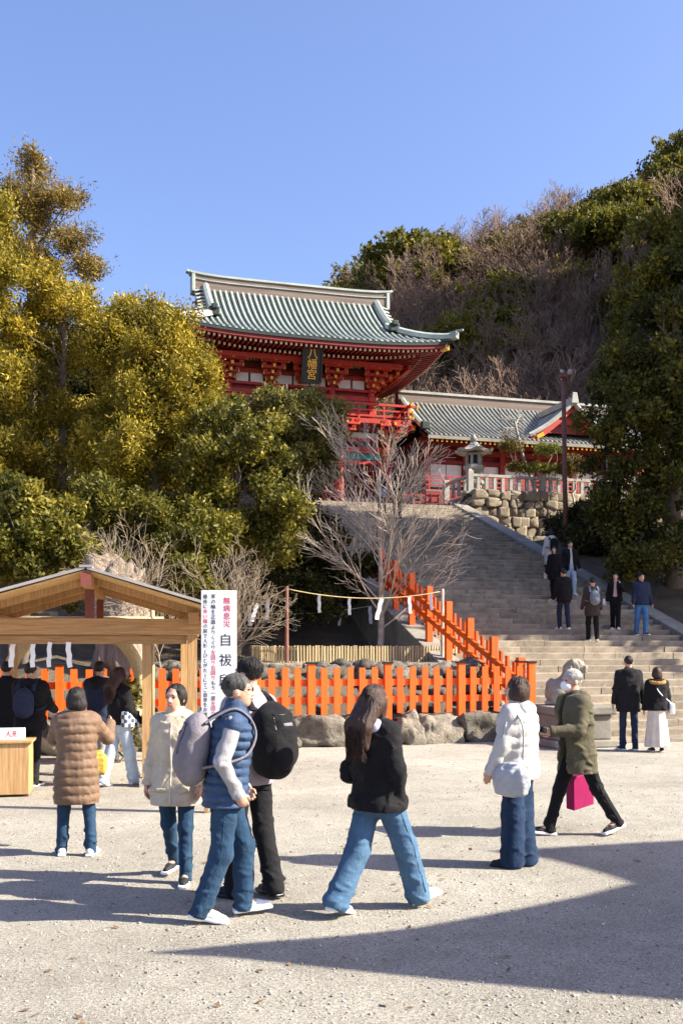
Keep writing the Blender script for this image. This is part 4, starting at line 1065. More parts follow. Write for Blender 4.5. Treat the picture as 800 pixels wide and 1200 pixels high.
while y < 118:
    x = -.36*y
    while x < .52*y+14:
        X = x+rs.uniform(-1.6, 1.6); Yy = y+rs.uniform(-1.6, 1.6)
        u_, v_ = toL(X, Yy); z = hz(u_, v_); px = 400+FPX*X/Yy; py = YH-FPX*(z+6-CH)/Yy
        ok = not (-6 < u_ < 21 and v_ < 37) and v_ > 30
        vis = -60 < px < 900 and (py < 560)
        if px < 380: vis = vis and (py > 250)
        if ok and vis:
            nz = vnoise(np.array([[X*.05, Yy*.05, 0]]), 17, 2)[0]
            top = py < 335-(px-400)*.42          # crest of the hill
            ever = px < 395 or (py < 345 and px < 470+(345-py)*1.0 and nz > -.35) or (px > 585 and py < 300+(px-600)*.4 and nz > -.42) or (px > 720 and nz > -.4) or nz > .5
            if ever and ne < 290: hill_tree(0, X, Yy, rs.uniform(.8, 1.25), rs.rand()*6.28, z); ne += 1
            elif nb < 290: hill_tree(1, X, Yy, rs.uniform(.8, 1.3), rs.rand()*6.28, z); nb += 1
        x += 3.7
    y += 3.7
# denser leafless wood in the hollow
y = 58.0
while y < 114 and nb < 292:
    x = .03*y
    while x < .30*y:
        X = x+rs.uniform(-1.3, 1.3); Yy = y+rs.uniform(-1.3, 1.3); u_, v_ = toL(X, Yy); z = hz(u_, v_); px = 400+FPX*X/Yy; py = YH-FPX*(z+5-CH)/Yy
        if not (-6 < u_ < 21 and v_ < 37) and v_ > 33 and 430 < px < 740 and py > 215 and nb < 292 and not (py < 340 and px < 480): hill_tree(1, X, Yy, rs.uniform(.7, 1.15), rs.rand()*6.28, z); nb += 1
        x += 3.1
    y += 3.1
print('hill trees', ne, nb)
# ------------------------------------------------------------------ timber shelter
KA = R(11.0)
kc = Vector((-3.42, 13.55, 0))             # middle of the front frame
kx = Vector((math.cos(KA), math.sin(KA), 0)); ky = Vector((-math.sin(KA), math.cos(KA), 0))
sh = thing('timber_shelter', 'open fresh-timber shelter with a low gabled roof', 'shelter', kc, KA)
def K(x, y, z): return (x, y, z)
KW, KD = 1.50, 3.0
pm = MB(); pm.box((0, 0, 1.05), (.125, .125, 2.1)); pmm = pm.mesh('post', M_WOOD)
bm = MB(); bm.box((0, 0, .06), (.2, .2, .12)); bmm = bm.mesh('post_foot', M_GRANITE)
for x, y in ((KW-.12, .0), (-KW+.1, .0), (KW-.12, KD), (-KW+.12, KD), (.76, .12)):
    o = link('post', pmm, sh, (x, y, 0)); link('post_foot', bmm, o, (0, 0, 0))
def wood(name, a, b, wd, hg, mat=M_WOODX, bev=.008, parent=None):
    m = MB(); m.bar(a, b, wd, hg); return m.obj(name, mat, parent or sh, bevel=bev)
wood('front_beam', (-KW-.15, -.02, 2.215), (KW+.06, -.02, 2.215), .13, .22)
wood('front_lower_beam', (-KW-.1, .06, 2.035), (KW-.2, .06, 2.035), .09, .12)
wood('back_beam', (-KW-.15, KD, 2.20), (KW+.12, KD, 2.20), .13, .20)
for x in (-KW+.1, KW-.12): wood('side_beam', (x, -.35, 2.33), (x, KD+.3, 2.33), .13, .15, M_WOOD)
wood('cross_beam', (-KW, KD/2, 2.20), (KW, KD/2, 2.20), .11, .16)
wood('ridge_beam', (0, -.90, 2.80), (0, KD+.55, 2.80), .12, .17, M_WOOD)
m = MB(); m.box((0, -.91, 2.80), (.128, .02, .178)); m.obj('ridge_beam_end', M_WOODR, sh)
m = MB(); m.box((0, -.02, 2.52), (.12, .11, .40)); m.obj('king_post', M_WOODR, sh)
m = MB(); m.box((0, KD, 2.50), (.11, .11, .44)); m.obj('king_post', M_WOODR, sh)
# roof: boards below, thin grey sheet above
for sg in (-1, 1):
    a = Vector((0, 0, 2.90)); b = Vector((sg*(KW+.30), 0, 2.36)); d = b-a; n = 12
    y = -.86; k = 0
    while y < KD+.5:
        y1 = y+.27; m = MB(); nn = Vector((-d.z*sg, 0, d.x*sg)).normalized()*.022
        q = [a+Vector((0, y+.003, 0)), b+Vector((0, y+.003, 0)), b+Vector((0, y1-.003, 0)), a+Vector((0, y1-.003, 0))]
        m.add([p for p in q]+[p+nn for p in q], [(3, 2, 1, 0), (4, 5, 6, 7), (0, 1, 5, 4), (1, 2, 6, 5), (2, 3, 7, 6), (3, 0, 4, 7)]); m.obj('roof_board', M_ROOFBRD, sh); y = y1; k += 1
    m = MB(); nn = Vector((-d.z*sg, 0, d.x*sg)).normalized()
    q = [a+Vector((0, -.94, 0))+nn*.03, b+Vector((sg*.05, -.94, 0))+nn*.03, b+Vector((sg*.05, KD+.6, 0))+nn*.03, a+Vector((0, KD+.6, 0))+nn*.03]
    m.add(q+[p+nn*.035 for p in q], [(3, 2, 1, 0), (4, 5, 6, 7), (0, 1, 5, 4), (1, 2, 6, 5), (2, 3, 7, 6), (3, 0, 4, 7)]); m.obj('roof_sheet', M_SHEET, sh)
    for yy in (.05, KD/2, KD): wood('rafter', (sg*.05, yy, 2.84), (sg*(KW+.2), yy, 2.345), .08, .10, M_WOOD)
m = MB(); m.box((0, 1.3, 2.965), (.16, 4.5, .03)); m.obj('ridge_cap', M_SHEET, sh)
# paper streamers along the front beam
for k, px in enumerate((16, 40, 60, 82)):
    p = atpx(px, 757, 13.45); shide(Vector((p.x, 13.42-(px-60)*.001, 2.0)), .34, rg.uniform(-.3, .3), 'white zigzag paper streamer hanging from the front beam of the timber shelter', 'streamers on the shelter', rg.uniform(-.15, .15))
# straw ring behind the shelter
rgc = atpx(88, 800, 17.2); m = MB(); pts = []; T = Tubes()
tt = np.linspace(0, 2*np.pi, 73); T.add(np.stack([1.12*np.cos(tt), 0*tt, 1.12*np.sin(tt)], 1), .115+.008*np.sin(tt*36), 10)
o = link('straw_ring', T.mesh('straw_ring', surf('pale_straw', (.52, .44, .26), .85, .2, 25, 90, .8, .01, stretch=(1, 3, 1))))
o.location = (rgc.x, 17.2, 1.23); o.rotation_euler = (0, 0, KA); tag(o, 'big upright ring of pale straw behind the timber shelter', 'straw ring')
fr2 = thing('ring_frame', 'bamboo frame holding the straw ring upright', 'frame', (rgc.x, 17.28, 0), KA)
for x in (-1.3, 1.3):
    m = MB(); m.tube([(x, 0, 0), (x, 0, 2.6)], .04, 8); m.obj('upright', M_BAMBOO, fr2, True)
m = MB(); m.tube([(-1.5, 0, 2.42), (1.5, 0, 2.42)], .04, 8); m.obj('crossbar', M_BAMBOO, fr2, True)
# leafy sprig stand by the ring (white paper bundle on evergreen)
b = Vector((-3.75, 16.6, 0)); tree('sakaki_bush', 'small evergreen bush hung with white paper beside the straw ring', 'bush', b, [(0, 0, .55, .35, .3, .5), (.1, 0, 1.05, .28, .25, .4)], M_GRN, M_BARK, 91, 120, 30, .12, .10, .04, (0, 0, 1.3), .03, nl=6, shell=.3)
for k in range(5):
    shide(Vector((-3.95+.07*k, 16.2, 1.45-.07*(k % 2))), .62, .3*k, 'long white paper streamer on the evergreen bush beside the straw ring', 'paper on the bush')
# counter with a white box
ct = thing('counter', 'plain pale wooden counter at the front of the timber shelter', 'counter', atpx(8, 0, 13.05).xy.to_3d(), KA)
m = MB(); m.box((0, 0, .36), (.62, .5, .66)); m.obj('cabinet', M_WOOD, ct, bevel=.008)
m = MB(); m.box((0, 0, .71), (.70, .56, .035)); m.obj('top', M_WOOD, ct, bevel=.006)
for x in (-.27, .27):
    m = MB(); m.box((x, -.2, .02), (.06, .06, .05)); m.obj('foot', M_WOODR, ct)
bx = thing('paper_box', 'white cardboard box with red writing on the wooden counter', 'box', atpx(12, 0, 13.0).xy.to_3d()+Vector((0, 0, .73)), KA)
m = MB(); m.box((0, 0, .07), (.36, .26, .14)); m.obj('carton', M_PAPER, bx, bevel=.006)
M_INKR = surf('red_ink', (.62, .01, .05), .6, .05, bs=0); M_INKK = surf('black_ink', (.012, .012, .014), .6, .05, bs=0)
for k, ch in enumerate('人形'): glyph(ch, .09, M_INKR, bx, (.0+k*.09, -.134, .075), ext=.001)

# ------------------------------------------------------------------ white sign with its writing
SY = 11.6; sp_ = atpx(256.5, 0, SY)
sg_ = thing('sign_board', 'tall white notice board with red and black Japanese writing beside the timber shelter', 'sign', (sp_.x, sp_.y, 0), R(2))
sc_ = SY/FPX; top = CH+(YH-692)*sc_; SWD = 41*sc_
m = MB(); m.box((0, 0, top-1.15), (SWD, .03, 2.3)); m.obj('board', surf('white_board', (.84, .83, .83), .55, .03, 3, 30, .04), sg_, bevel=.004)
for x in (-.15, .15):
    m = MB(); m.box((x, .05, top/2-.02), (.045, .06, top-.05)); m.obj('stake', M_WOOD, sg_)
def column(text, px, y0, dy, size, reds=(), bold=.0):
    for k, ch in enumerate(text):
        z = CH+(YH-(y0+k*dy))*sc_
        glyph(ch, size, M_INKR if k in reds else M_INKK, sg_, ((px-256.5)*sc_, -.0165, z), ext=.0008, bold=bold)
column('無病息災', 266, 704.5, 9.0, .088, range(4), .0022)
column('自祓所', 264.5, 751, 23.5, .155, (), .003)
column('茅の輪を正面よりくぐり左回り右回りもう一度左回り', 250.3, 699.5, 5.95, .058, (11, 12, 13, 14, 15, 16, 21, 22, 23), .001)
column('最後に赤い箱の前で人形(ひとがた)にてご自身をお祓い', 241.0, 699.5, 5.75, .056, (3, 4, 5), .001)

# ------------------------------------------------------------------ pavilion right of the frame (unseen; roof built back from the shadow on the gravel)
pv = thing('pavilion', 'open dance pavilion right of the frame, its curved roof shaped to throw the shadow on the gravel', 'building', (0, 0, 0))
def cast(px, py, h):
    """point at height h whose shadow falls on the ground at this spot of the court"""
    Y = FPX*CH/(py-YH); X = (px-400)*Y/FPX; t = h/sd.z; return Vector((X+sd.x*t, Y+sd.y*t, h))
e1 = [(168, 1117, 4.8), (230, 1109, 4.75), (300, 1104, 4.72), (380, 1099, 4.75), (480, 1088, 4.9), (590, 1068, 5.2), (680, 1050, 5.7), (742, 1034, 6.3)]
e2 = [(742, 1034, 6.3), (700, 1022, 6.9), (650, 1008, 7.5), (610, 1001, 7.9), (566, 997, 8.2)]
e0 = [(168, 1119, 4.7), (240, 1121, 4.62), (310, 1128, 4.6), (400, 1137, 4.6), (500, 1147, 4.62), (620, 1158, 4.65), (740, 1168, 4.7), (900, 1181, 4.8), (1400, 1215, 5.0)]
e3 = [(566, 996, 8.4), (640, 993, 8.4), (720, 988, 8.35), (800, 984, 8.3), (1000, 980, 8.3), (1500, 975, 8.3)]
def pad(c, n):
    P = [cast(*q) for q in c]; L_ = [0]
    for a, b in zip(P[:-1], P[1:]): L_.append(L_[-1]+(b-a).length)
    o = []
    for t in np.linspace(0, L_[-1], n):
        for i in range(len(P)-1):
            if t <= L_[i+1]+1e-6:
                f = (t-L_[i])/(L_[i+1]-L_[i]+1e-9); o.append(P[i].lerp(P[i+1], f)); break
    return o
lowr = pad(e0, 17); midr = pad(e1, 9)+pad(e2, 5)[1:]; upr = pad(e3, 17)
# roof sheet between the low and high edges traced from the shadow
left = pad(e1+e2[1:], 14)
rows = []
for j, f in enumerate(np.linspace(0, 1, 14)):
    row = []
    for i in range(17):
        s = i/16; base = lowr[i].lerp(upr[i], f); row.append(base if i else left[j])
    if 1:
        off = left[j]-lowr[0].lerp(upr[0], f)
        row = [lowr[i].lerp(upr[i], f)+off*max(0, 1-i/8)**1.5 for i in range(17)]
    rows.append([p for p in row])
m = MB(); m.grid(rows); m.grid([[p+Vector((0, 0, -.18)) for p in r] for r in rows]); o = m.obj('roof', M_COPPER_D, pv, True)
c0 = cast(900, 1100, 5.0)
for dx, dy in ((1.5, .5), (5.5, -.6), (3.3, 4.2), (8, 3)):
    q = c0+Vector((dx, dy, 0)); m = MB(); m.lathe([(.16, 0), (.16, 4.4)], 14, (q.x, q.y, 0)); m.obj('post', M_VERM, pv, True)
m = MB(); m.box((c0.x+4.6, c0.y+1.8, .45), (8.5, 6.5, .9), Euler((0, 0, TH)).to_matrix()); m.obj('stage', M_CHEEK, pv)
# ------------------------------------------------------------------ implicit-surface modelling (bodies, clothes, statue)
def snets(Fd, lo, h):
    s = Fd < 0; nx, ny, nz = Fd.shape
    def S(a, b, c): return (slice(a, nx-1+a), slice(b, ny-1+b), slice(c, nz-1+c))
    cnt = np.zeros((nx-1, ny-1, nz-1), np.int8)
    for a in (0, 1):
        for b in (0, 1):
            for c in (0, 1): cnt += s[S(a, b, c)]
    act = (cnt > 0) & (cnt < 8); I = np.argwhere(act); n = len(I)
    ids = np.full(act.shape, -1, np.int32); ids[act] = np.arange(n)
    acc = np.zeros((n, 3)); ct = np.zeros(n)
    for ax in range(3):
        o1, o2 = [i for i in range(3) if i != ax]
        for p in (0, 1):
            for q in (0, 1):
                A = I.copy(); A[:, o1] += p; A[:, o2] += q; B = A.copy(); B[:, ax] += 1
                fa = Fd[A[:, 0], A[:, 1], A[:, 2]]; fb = Fd[B[:, 0], B[:, 1], B[:, 2]]
                m = (fa < 0) != (fb < 0); t = np.where(m, fa/(fa-fb+1e-20), 0)
                pos = A.astype(float); pos[:, ax] += t; acc[m] += pos[m]; ct[m] += 1
    V = acc/ct[:, None]*h+np.array(lo)
    Q = []
    for ax in range(3):
        o1, o2 = (ax+1) % 3, (ax+2) % 3
        sa = [slice(None)]*3; sb = [slice(None)]*3; sa[ax] = slice(0, -1); sb[ax] = slice(1, None)
        ch = s[tuple(sa)] != s[tuple(sb)]; E = np.argwhere(ch)
        shp = np.array(act.shape)
        ok = (E[:, o1] > 0) & (E[:, o2] > 0) & (E[:, o1] < shp[o1]) & (E[:, o2] < shp[o2]); E = E[ok]
        sgn = s[E[:, 0], E[:, 1], E[:, 2]]
        def cell(d1, d2):
            C = E.copy(); C[:, o1] -= d1; C[:, o2] -= d2; return ids[C[:, 0], C[:, 1], C[:, 2]]
        q = np.stack([cell(1, 1), cell(0, 1), cell(0, 0), cell(1, 0)], 1); q[~sgn] = q[~sgn][:, ::-1]; Q.append(q)
    return V, np.concatenate(Q)
def banded(d, disp, X, Y, Z, l=None):
    # displacement only near the surface
    m = np.abs(d) < .032
    if not m.any(): return d
    sh = d.shape; x, y, z = (np.broadcast_to(q, sh)[m] for q in (X, Y, Z)); d = d.copy()
    d[m] -= disp(l[m] if l is not None else 0, x, y, z); return d
class Field:
    def __init__(s, lo, hi, h):
        s.lo = np.array(lo, float); s.h = h; s.n = np.ceil((np.array(hi)-s.lo)/h).astype(int)+1
        s.F = np.full(s.n, 1.0, np.float32)
        s.ax = [(s.lo[i]+h*np.arange(s.n[i])).astype(np.float32) for i in range(3)]
    def reg(s, lo, hi):
        a = np.clip(np.floor((np.array(lo)-s.lo)/s.h).astype(int), 0, s.n); b = np.clip(np.ceil((np.array(hi)-s.lo)/s.h).astype(int)+1, 0, s.n)
        sl = tuple(slice(a[i], b[i]) for i in range(3))
        g = (s.ax[0][sl[0]][:, None, None], s.ax[1][sl[1]][None, :, None], s.ax[2][sl[2]][None, None, :]); return sl, g
    def put(s, lo, hi, fn, k=.02, op='u'):
        pad = 2.5*s.h+k; sl, (X, Y, Z) = s.reg(np.array(lo)-pad, np.array(hi)+pad)
        if any(q.stop <= q.start for q in sl): return
        d = fn(X, Y, Z); a = s.F[sl]
        if op == 'u':
            t = np.clip(.5+.5*(a-d)/k, 0, 1); s.F[sl] = a*(1-t)+d*t-k*t*(1-t)
        elif op == 's':
            t = np.clip(.5-.5*(a+d)/k, 0, 1); s.F[sl] = a*(1-t)+(-d)*t+k*t*(1-t)
        elif op == 'i': s.F[sl] = np.maximum(a, d)
    def cap(s, a, b, ra, rb=None, k=.02, op='u', sq=None, disp=None):
        """tapered capsule; sq=(axis vector, factor): flattened along an axis"""
        a = np.array(a, float); b = np.array(b, float); rb = ra if rb is None else rb; rm = max(ra, rb)*1.3
        def fn(X, Y, Z):
            ab = b-a; L2 = (ab@ab)+1e-9
            px, py, pz = X-a[0], Y-a[1], Z-a[2]
            t = np.clip((px*ab[0]+py*ab[1]+pz*ab[2])/L2, 0, 1)
            qx, qy, qz = px-ab[0]*t, py-ab[1]*t, pz-ab[2]*t
            if sq is not None:
                n = np.array(sq[0], float); n /= np.linalg.norm(n); c = (qx*n[0]+qy*n[1]+qz*n[2])*(1/sq[1]-1); qx, qy, qz = qx+c*n[0], qy+c*n[1], qz+c*n[2]
            d = np.sqrt(qx*qx+qy*qy+qz*qz)-(ra+(rb-ra)*t)
            if disp is not None: d = banded(d, disp, X, Y, Z, t*np.float32(math.sqrt(L2)))
            return d
        s.put(np.minimum(a, b)-rm, np.maximum(a, b)+rm, fn, k, op)
    def ell(s, c, r, k=.02, op='u', M=None, disp=None):
        c = np.array(c, float); r = np.array(r, float); e = r.max()*1.05
        def fn(X, Y, Z):
            x, y, z = X-c[0], Y-c[1], Z-c[2]
            if M is not None:
                x, y, z = (M[0][0]*x+M[1][0]*y+M[2][0]*z, M[0][1]*x+M[1][1]*y+M[2][1]*z, M[0][2]*x+M[1][2]*y+M[2][2]*z)
            k0 = np.sqrt((x/r[0])**2+(y/r[1])**2+(z/r[2])**2)+1e-6; k1 = np.sqrt((x/r[0]**2)**2+(y/r[1]**2)**2+(z/r[2]**2)**2)+1e-6
            d = k0*(k0-1)/k1
            if disp is not None: d = banded(d, disp, X, Y, Z)
            return d
        s.put(c-e, c+e, fn, k, op)
    def box(s, c, r, rd=.02, k=.02, op='u', M=None):
        c = np.array(c, float); r = np.array(r, float)-rd; e = np.linalg.norm(r)+rd
        def fn(X, Y, Z):
            x, y, z = X-c[0], Y-c[1], Z-c[2]
            if M is not None:
                x, y, z = (M[0][0]*x+M[1][0]*y+M[2][0]*z, M[0][1]*x+M[1][1]*y+M[2][1]*z, M[0][2]*x+M[1][2]*y+M[2][2]*z)
            qx, qy, qz = np.abs(x)-r[0]+0*y+0*z, np.abs(y)-r[1]+0*x+0*z, np.abs(z)-r[2]+0*x+0*y
            return np.sqrt(np.maximum(qx, 0)**2+np.maximum(qy, 0)**2+np.maximum(qz, 0)**2)+np.minimum(np.maximum(np.maximum(qx, qy), qz), 0)-rd
        s.put(c-e, c+e, fn, k, op)
    def half(s, n, off):
        """keep only n.p < off"""
        n = np.array(n, float); s.F = np.maximum(s.F, (s.ax[0][:, None, None]*n[0]+s.ax[1][None, :, None]*n[1]+s.ax[2][None, None, :]*n[2]-off).astype(np.float32))
    def obj(s, name, mat, parent, smooth=True):
        s.F[0] = s.F[-1] = 1; s.F[:, 0] = s.F[:, -1] = 1; s.F[:, :, 0] = s.F[:, :, -1] = 1
        if not (s.F < 0).any(): return None
        V, Q = snets(s.F, s.lo, s.h); return link(name, np_mesh(name, V, Q, mat, smooth), parent)
def wob(seed, f):
    rs = np.random.RandomState(seed); D = rs.normal(size=(5, 3)); D /= np.linalg.norm(D, axis=1, keepdims=True); ph = rs.rand(5)*6.28; fr = f*(.7+.7*rs.rand(5))
    def fn(X, Y, Z):
        o = 0
        for d, p, q in zip(D, ph, fr): o = o+np.sin((X*d[0]+Y*d[1]+Z*d[2])*q*6.283+p)
        return o/3.2
    return fn
# ------------------------------------------------------------------ people
def cloth(name, c, rough=.85, var=.12, bscale=18, bs=.7, bd=.02, weave=320, spec=.2, fade=None, scale=7):
    if name in MATS: return MATS[name]
    m, n, b, o = new_mat(name)
    f = noise(n, scale, 5, .6); cc = ramp(n, f, [(.3, mul(c, 1-var)), (.7, mul(c, 1+var))])
    if fade is not None:
        f2 = noise(n, 9, 5, .7, stretch=(1, 1, .35)); cc = mix(n, cc, fade, ramp(n, f2, [(.42, (0, 0, 0)), (.72, (.8, .8, .8))]))
    n.links.new(cc, b.inputs['Base Color']); b.inputs['Roughness'].default_value = rough; b.inputs['Specular IOR Level'].default_value = spec
    try: b.inputs['Sheen Weight'].default_value = .04
    except Exception: pass
    a = noise(n, bscale, 5, .65); w_ = noise(n, weave, 2, .5)
    mm = n.nodes.new('ShaderNodeMath'); mm.operation = 'MULTIPLY_ADD'; mm.inputs[1].default_value = .25; n.links.new(w_, mm.inputs[0]); n.links.new(a, mm.inputs[2])
    bump(n, b, mm.outputs[0], bs, bd); MATS[name] = m; return m
def creaser(seed, f, zt=1.0, n=4, w=.30):
    rs = np.random.RandomState(seed); D = rs.normal(size=(n, 3))*.55; D[:, 2] = zt*np.sign(rs.rand(n)-.5)*(.6+.5*rs.rand(n)); D /= np.linalg.norm(D, axis=1, keepdims=True)
    ph = rs.rand(n)*6.28; wa = wob(seed+50, 4.5); mk = [wob(seed+60+i, 5.5) for i in range(n)]
    def fn(X, Y, Z):
        o = 0; q = wa(X, Y, Z)
        for d, p, m in zip(D, ph, mk):
            sn = np.sin((X*d[0]+Y*d[1]+Z*d[2])*f*6.283+p+1.6*q); o = o+np.exp(-((1-sn)/w)**2)*np.clip(m(X, Y, Z)*1.6-.1, 0, 1)
        return o
    return fn
def skin_mat():
    m, n, b, o = new_mat('skin'); f = noise(n, 14, 4, .6)
    cc = ramp(n, f, [(.3, (.50, .27, .18)), (.7, (.60, .35, .25))]); n.links.new(cc, b.inputs['Base Color'])
    b.inputs['Roughness'].default_value = .5; b.inputs['Subsurface Weight'].default_value = .15; b.inputs['Subsurface Radius'].default_value = (.012, .005, .003)
    bump(n, b, noise(n, 200, 3), .1, .002); return m
M_SKIN = skin_mat()
def hair_mat(name, c, c2, rough=.42):
    m, n, b, o = new_mat(name); f = noise(n, 30, 5, .7, stretch=(3, 3, .35)); cc = ramp(n, f, [(.35, c), (.7, c2)])
    n.links.new(cc, b.inputs['Base Color']); b.inputs['Roughness'].default_value = rough; b.inputs['Specular IOR Level'].default_value = .28
    bump(n, b, noise(n, 75, 4, .7, stretch=(3, 3, .3)), .7, .01); return m
H_BLACK = hair_mat('black_hair', (.010, .008, .008), (.03, .024, .022)); H_BROWN = hair_mat('brown_hair', (.028, .014, .010), (.085, .045, .032)); H_GREY = hair_mat('dark_grey_hair', (.035, .034, .034), (.12, .115, .11)); H_WHITE = hair_mat('light_grey_hair', (.30, .28, .26), (.55, .52, .49), .5)
M_LIP = cloth('lips', (.42, .13, .11), .5, .05, bs=0); M_EYE = surf('eye_dark', (.012, .009, .008), .25, .1, bs=0); M_TEETH = surf('teeth', (.75, .72, .68), .3, .03, bs=0)
V3 = lambda *a: np.array(a, float)
def nrm(v): v = np.array(v, float); return v/(np.linalg.norm(v)+1e-9)
def rotm(yaw=0, pitch=0, roll=0): return np.array(Euler((pitch, roll, yaw), 'XYZ').to_matrix())
def person(label, px, py, rz, H=1.68, fem=False, group=None, res=.009, lean=0, turn=0,
           legs=((0, 0), (0, 0)), arms=None, head=(0, 0), spread=.0,
           bres=None, top=None, bottom=None, shoes=None, hair=None, extras=(), pos=None, Yd=None, seed=0):
    """facing +y locally. legs: (hip flex deg, knee bend deg) for (left,right); arms: dict per side (flex, abduct, elbow, inward)"""
    s = H/1.70
    if pos is None:
        Y = FPX*CH/(py-YH); pos = Vector(((px-400)*Y/FPX, Y, 0))
    t = thing('person', label, 'person', pos, R(rz), group)
    hw_ = (.085 if fem else .088)*s; sw_ = (.165 if fem else .19)*s
    # --- skeleton with the pelvis at origin, then drop onto the feet
    J = {}
    pel = V3(0, 0, 0); J['hip'] = [V3(-hw_, 0, 0), V3(hw_, 0, 0)]
    L1, L2 = .425*s, .40*s; AH = .075*s
    J['knee'] = []; J['ank'] = []; J['toe'] = []; kd = []
    for i, sg in enumerate((-1, 1)):
        a, b = R(legs[i][0]), R(legs[i][1]); ab = sg*spread
        d1 = nrm((ab, math.sin(a), -math.cos(a))); d2 = nrm((ab*.6, math.sin(a-b), -math.cos(a-b)))
        k_ = J['hip'][i]+d1*L1; an = k_+d2*L2; J['knee'].append(k_); J['ank'].append(an)
        fp = legs[i][2] if len(legs[i]) > 2 else 0       # foot pitch, deg, + = toe up
        out_ = sg*.18; f = nrm((out_, math.cos(R(fp)), math.sin(R(fp)))); J['toe'].append(f)
    def sole(i):
        f = J['toe'][i]; return min(J['ank'][i][2]-AH+min(0, f[2])*.17*s, J['ank'][i][2]-AH+max(0, f[2])*-.06*s)
    dz_ = -min(sole(0), sole(1))
    tl = R(lean); ux = V3(0, math.sin(tl), math.cos(tl))
    for k in ('hip', 'knee', 'ank'): J[k] = [p+V3(0, 0, dz_) for p in J[k]]
    pel = V3(0, 0, dz_)
    fwd0 = V3(0, math.cos(tl), -math.sin(tl)); TR = rotm(R(turn))
    rt = TR@V3(1, 0, 0); fw = TR@fwd0
    up = lambda q: pel+ux*(q*s)
    neck = up(.55); shz = .49
    J['sh'] = [up(shz)-rt*sw_*.92, up(shz)+rt*sw_*.92]
    U1, U2 = .285*s, .245*s
    arms = arms or {}
    J['el'] = []; J['wr'] = []; J['hd'] = []
    for i, sg in enumerate((-1, 1)):
        f, ab, e, inw = arms.get('LR'[i], (5, 10, 12, 0)); f, ab, e, inw = R(f), R(ab), R(e), R(inw)
        d1 = rt*sg*math.sin(ab)+fw*math.sin(f)*math.cos(ab)-V3(0, 0, 1)*math.cos(f)*math.cos(ab)
        a2 = ab-inw; d2 = rt*sg*math.sin(a2)+fw*math.sin(f+e)*math.cos(a2)-V3(0, 0, 1)*math.cos(f+e)*math.cos(a2)
        d1, d2 = nrm(d1), nrm(d2); J['el'].append(J['sh'][i]+d1*U1); J['wr'].append(J['el'][i]+d2*U2); J['hd'].append(d2)
    HM = rotm(R(head[0]+turn), R(-head[1])); hc = neck+ux*.085*s+HM@V3(0, .015*s, .065*s)
    def hp(x, y, z): return hc+HM@(V3(x, y, z)*s)
    allp = np.array(J['hip']+J['knee']+J['ank']+J['el']+J['wr']+J['sh']+[hc]); lo, hi = allp.min(0)-.34, allp.max(0)+.34; lo[2] = -.03
    # --- body: one continuous surface
    B = Field(lo, hi, bres or max(res*1.15, .014))
    for i in (0, 1):
        B.cap(J['hip'][i], J['knee'][i], .065*s, .042*s, .03); B.cap(J['knee'][i], J['ank'][i], .042*s, .030*s, .03)
        B.cap(J['ank'][i], J['ank'][i]+J['toe'][i]*.12*s-V3(0, 0, .035*s), .034*s, .026*s, .03)
        B.cap(J['sh'][i], J['el'][i], .048*s, .038*s, .03); B.cap(J['el'][i], J['wr'][i], .037*s, .025*s, .02)
        hand(B, J['wr'][i], J['hd'][i], fw, rt*(-1 if i == 0 else 1), s, res, arms.get('curl', 35))
    B.ell(pel+V3(0, 0, .03), (.15*s, .10*s, .12*s), .05); B.ell(up(.22), (.13*s, .09*s, .14*s), .06); B.ell(up(.40), (.155*s, .10*s, .15*s), .06)
    B.cap(J['sh'][0], J['sh'][1], .05*s, .05*s, .05); B.cap(up(.50), hp(0, -.02, -.06), .058*s, .052*s, .03)
    B.ell(hp(0, -.012, .03), V3(.074, .092, .095)*s, .01, M=HM); B.ell(hp(0, .022, -.03), V3(.060, .070, .085)*s, .03, M=HM)
    B.ell(hp(0, .052, -.085), V3(.028, .026, .022)*s, .03, M=HM)
    B.cap(hp(0, .089, .012), hp(0, .108, -.022), .007*s, .012*s, .014); B.ell(hp(.012, .096, -.027), V3(.009, .010, .008)*s, .01, M=HM); B.ell(hp(-.012, .096, -.027), V3(.009, .010, .008)*s, .01, M=HM)
    B.cap(hp(-.034, .078, .032), hp(.034, .078, .032), .010*s, None, .02)
    for sg in (-1, 1):
        B.ell(hp(sg*.076, -.005, -.008), V3(.011, .024, .033)*s, .008, M=HM)
        if res < .012: B.ell(hp(sg*.031, .094, .012), V3(.017, .012, .011)*s, .008, op='s', M=HM)
    B.ell(hp(0, .087, -.055), V3(.022, .010, .010)*s, .012, M=HM)
    B.obj('body', M_SKIN, t)
    if res < .0125 and not (top or {}).get('noface'):
        for sg in (-1, 1):
            F_ = Field(hp(0, .08, .01)-.09, hp(0, .08, .01)+.09, .004); F_.ell(hp(sg*.031, .080, .011), V3(.015, .008, .0065)*s, .004, M=HM); F_.obj('eye', M_EYE, t)
            F_ = Field(hp(0, .08, .03)-.09, hp(0, .08, .03)+.09, .004); F_.cap(hp(sg*.018, .0905, .033), hp(sg*.046, .0795, .033), .0042*s, .003*s, .004); F_.obj('eyebrow', hair['mat'] if hair else H_BLACK, t)
        F_ = Field(hp(0, .09, -.055)-.06, hp(0, .09, -.055)+.06, .0035); F_.cap(hp(-.021, .090, -.051), hp(0, .0975, -.057), .005*s, .0065*s, .006); F_.cap(hp(.021, .090, -.051), hp(0, .0975, -.057), .005*s, .0065*s, .006); F_.obj('mouth', M_LIP, t)
    fold = wob(seed*7+1, 7.0); fold2 = wob(seed*7+2, 17.0); foldL = wob(seed*7+3, 3.2)
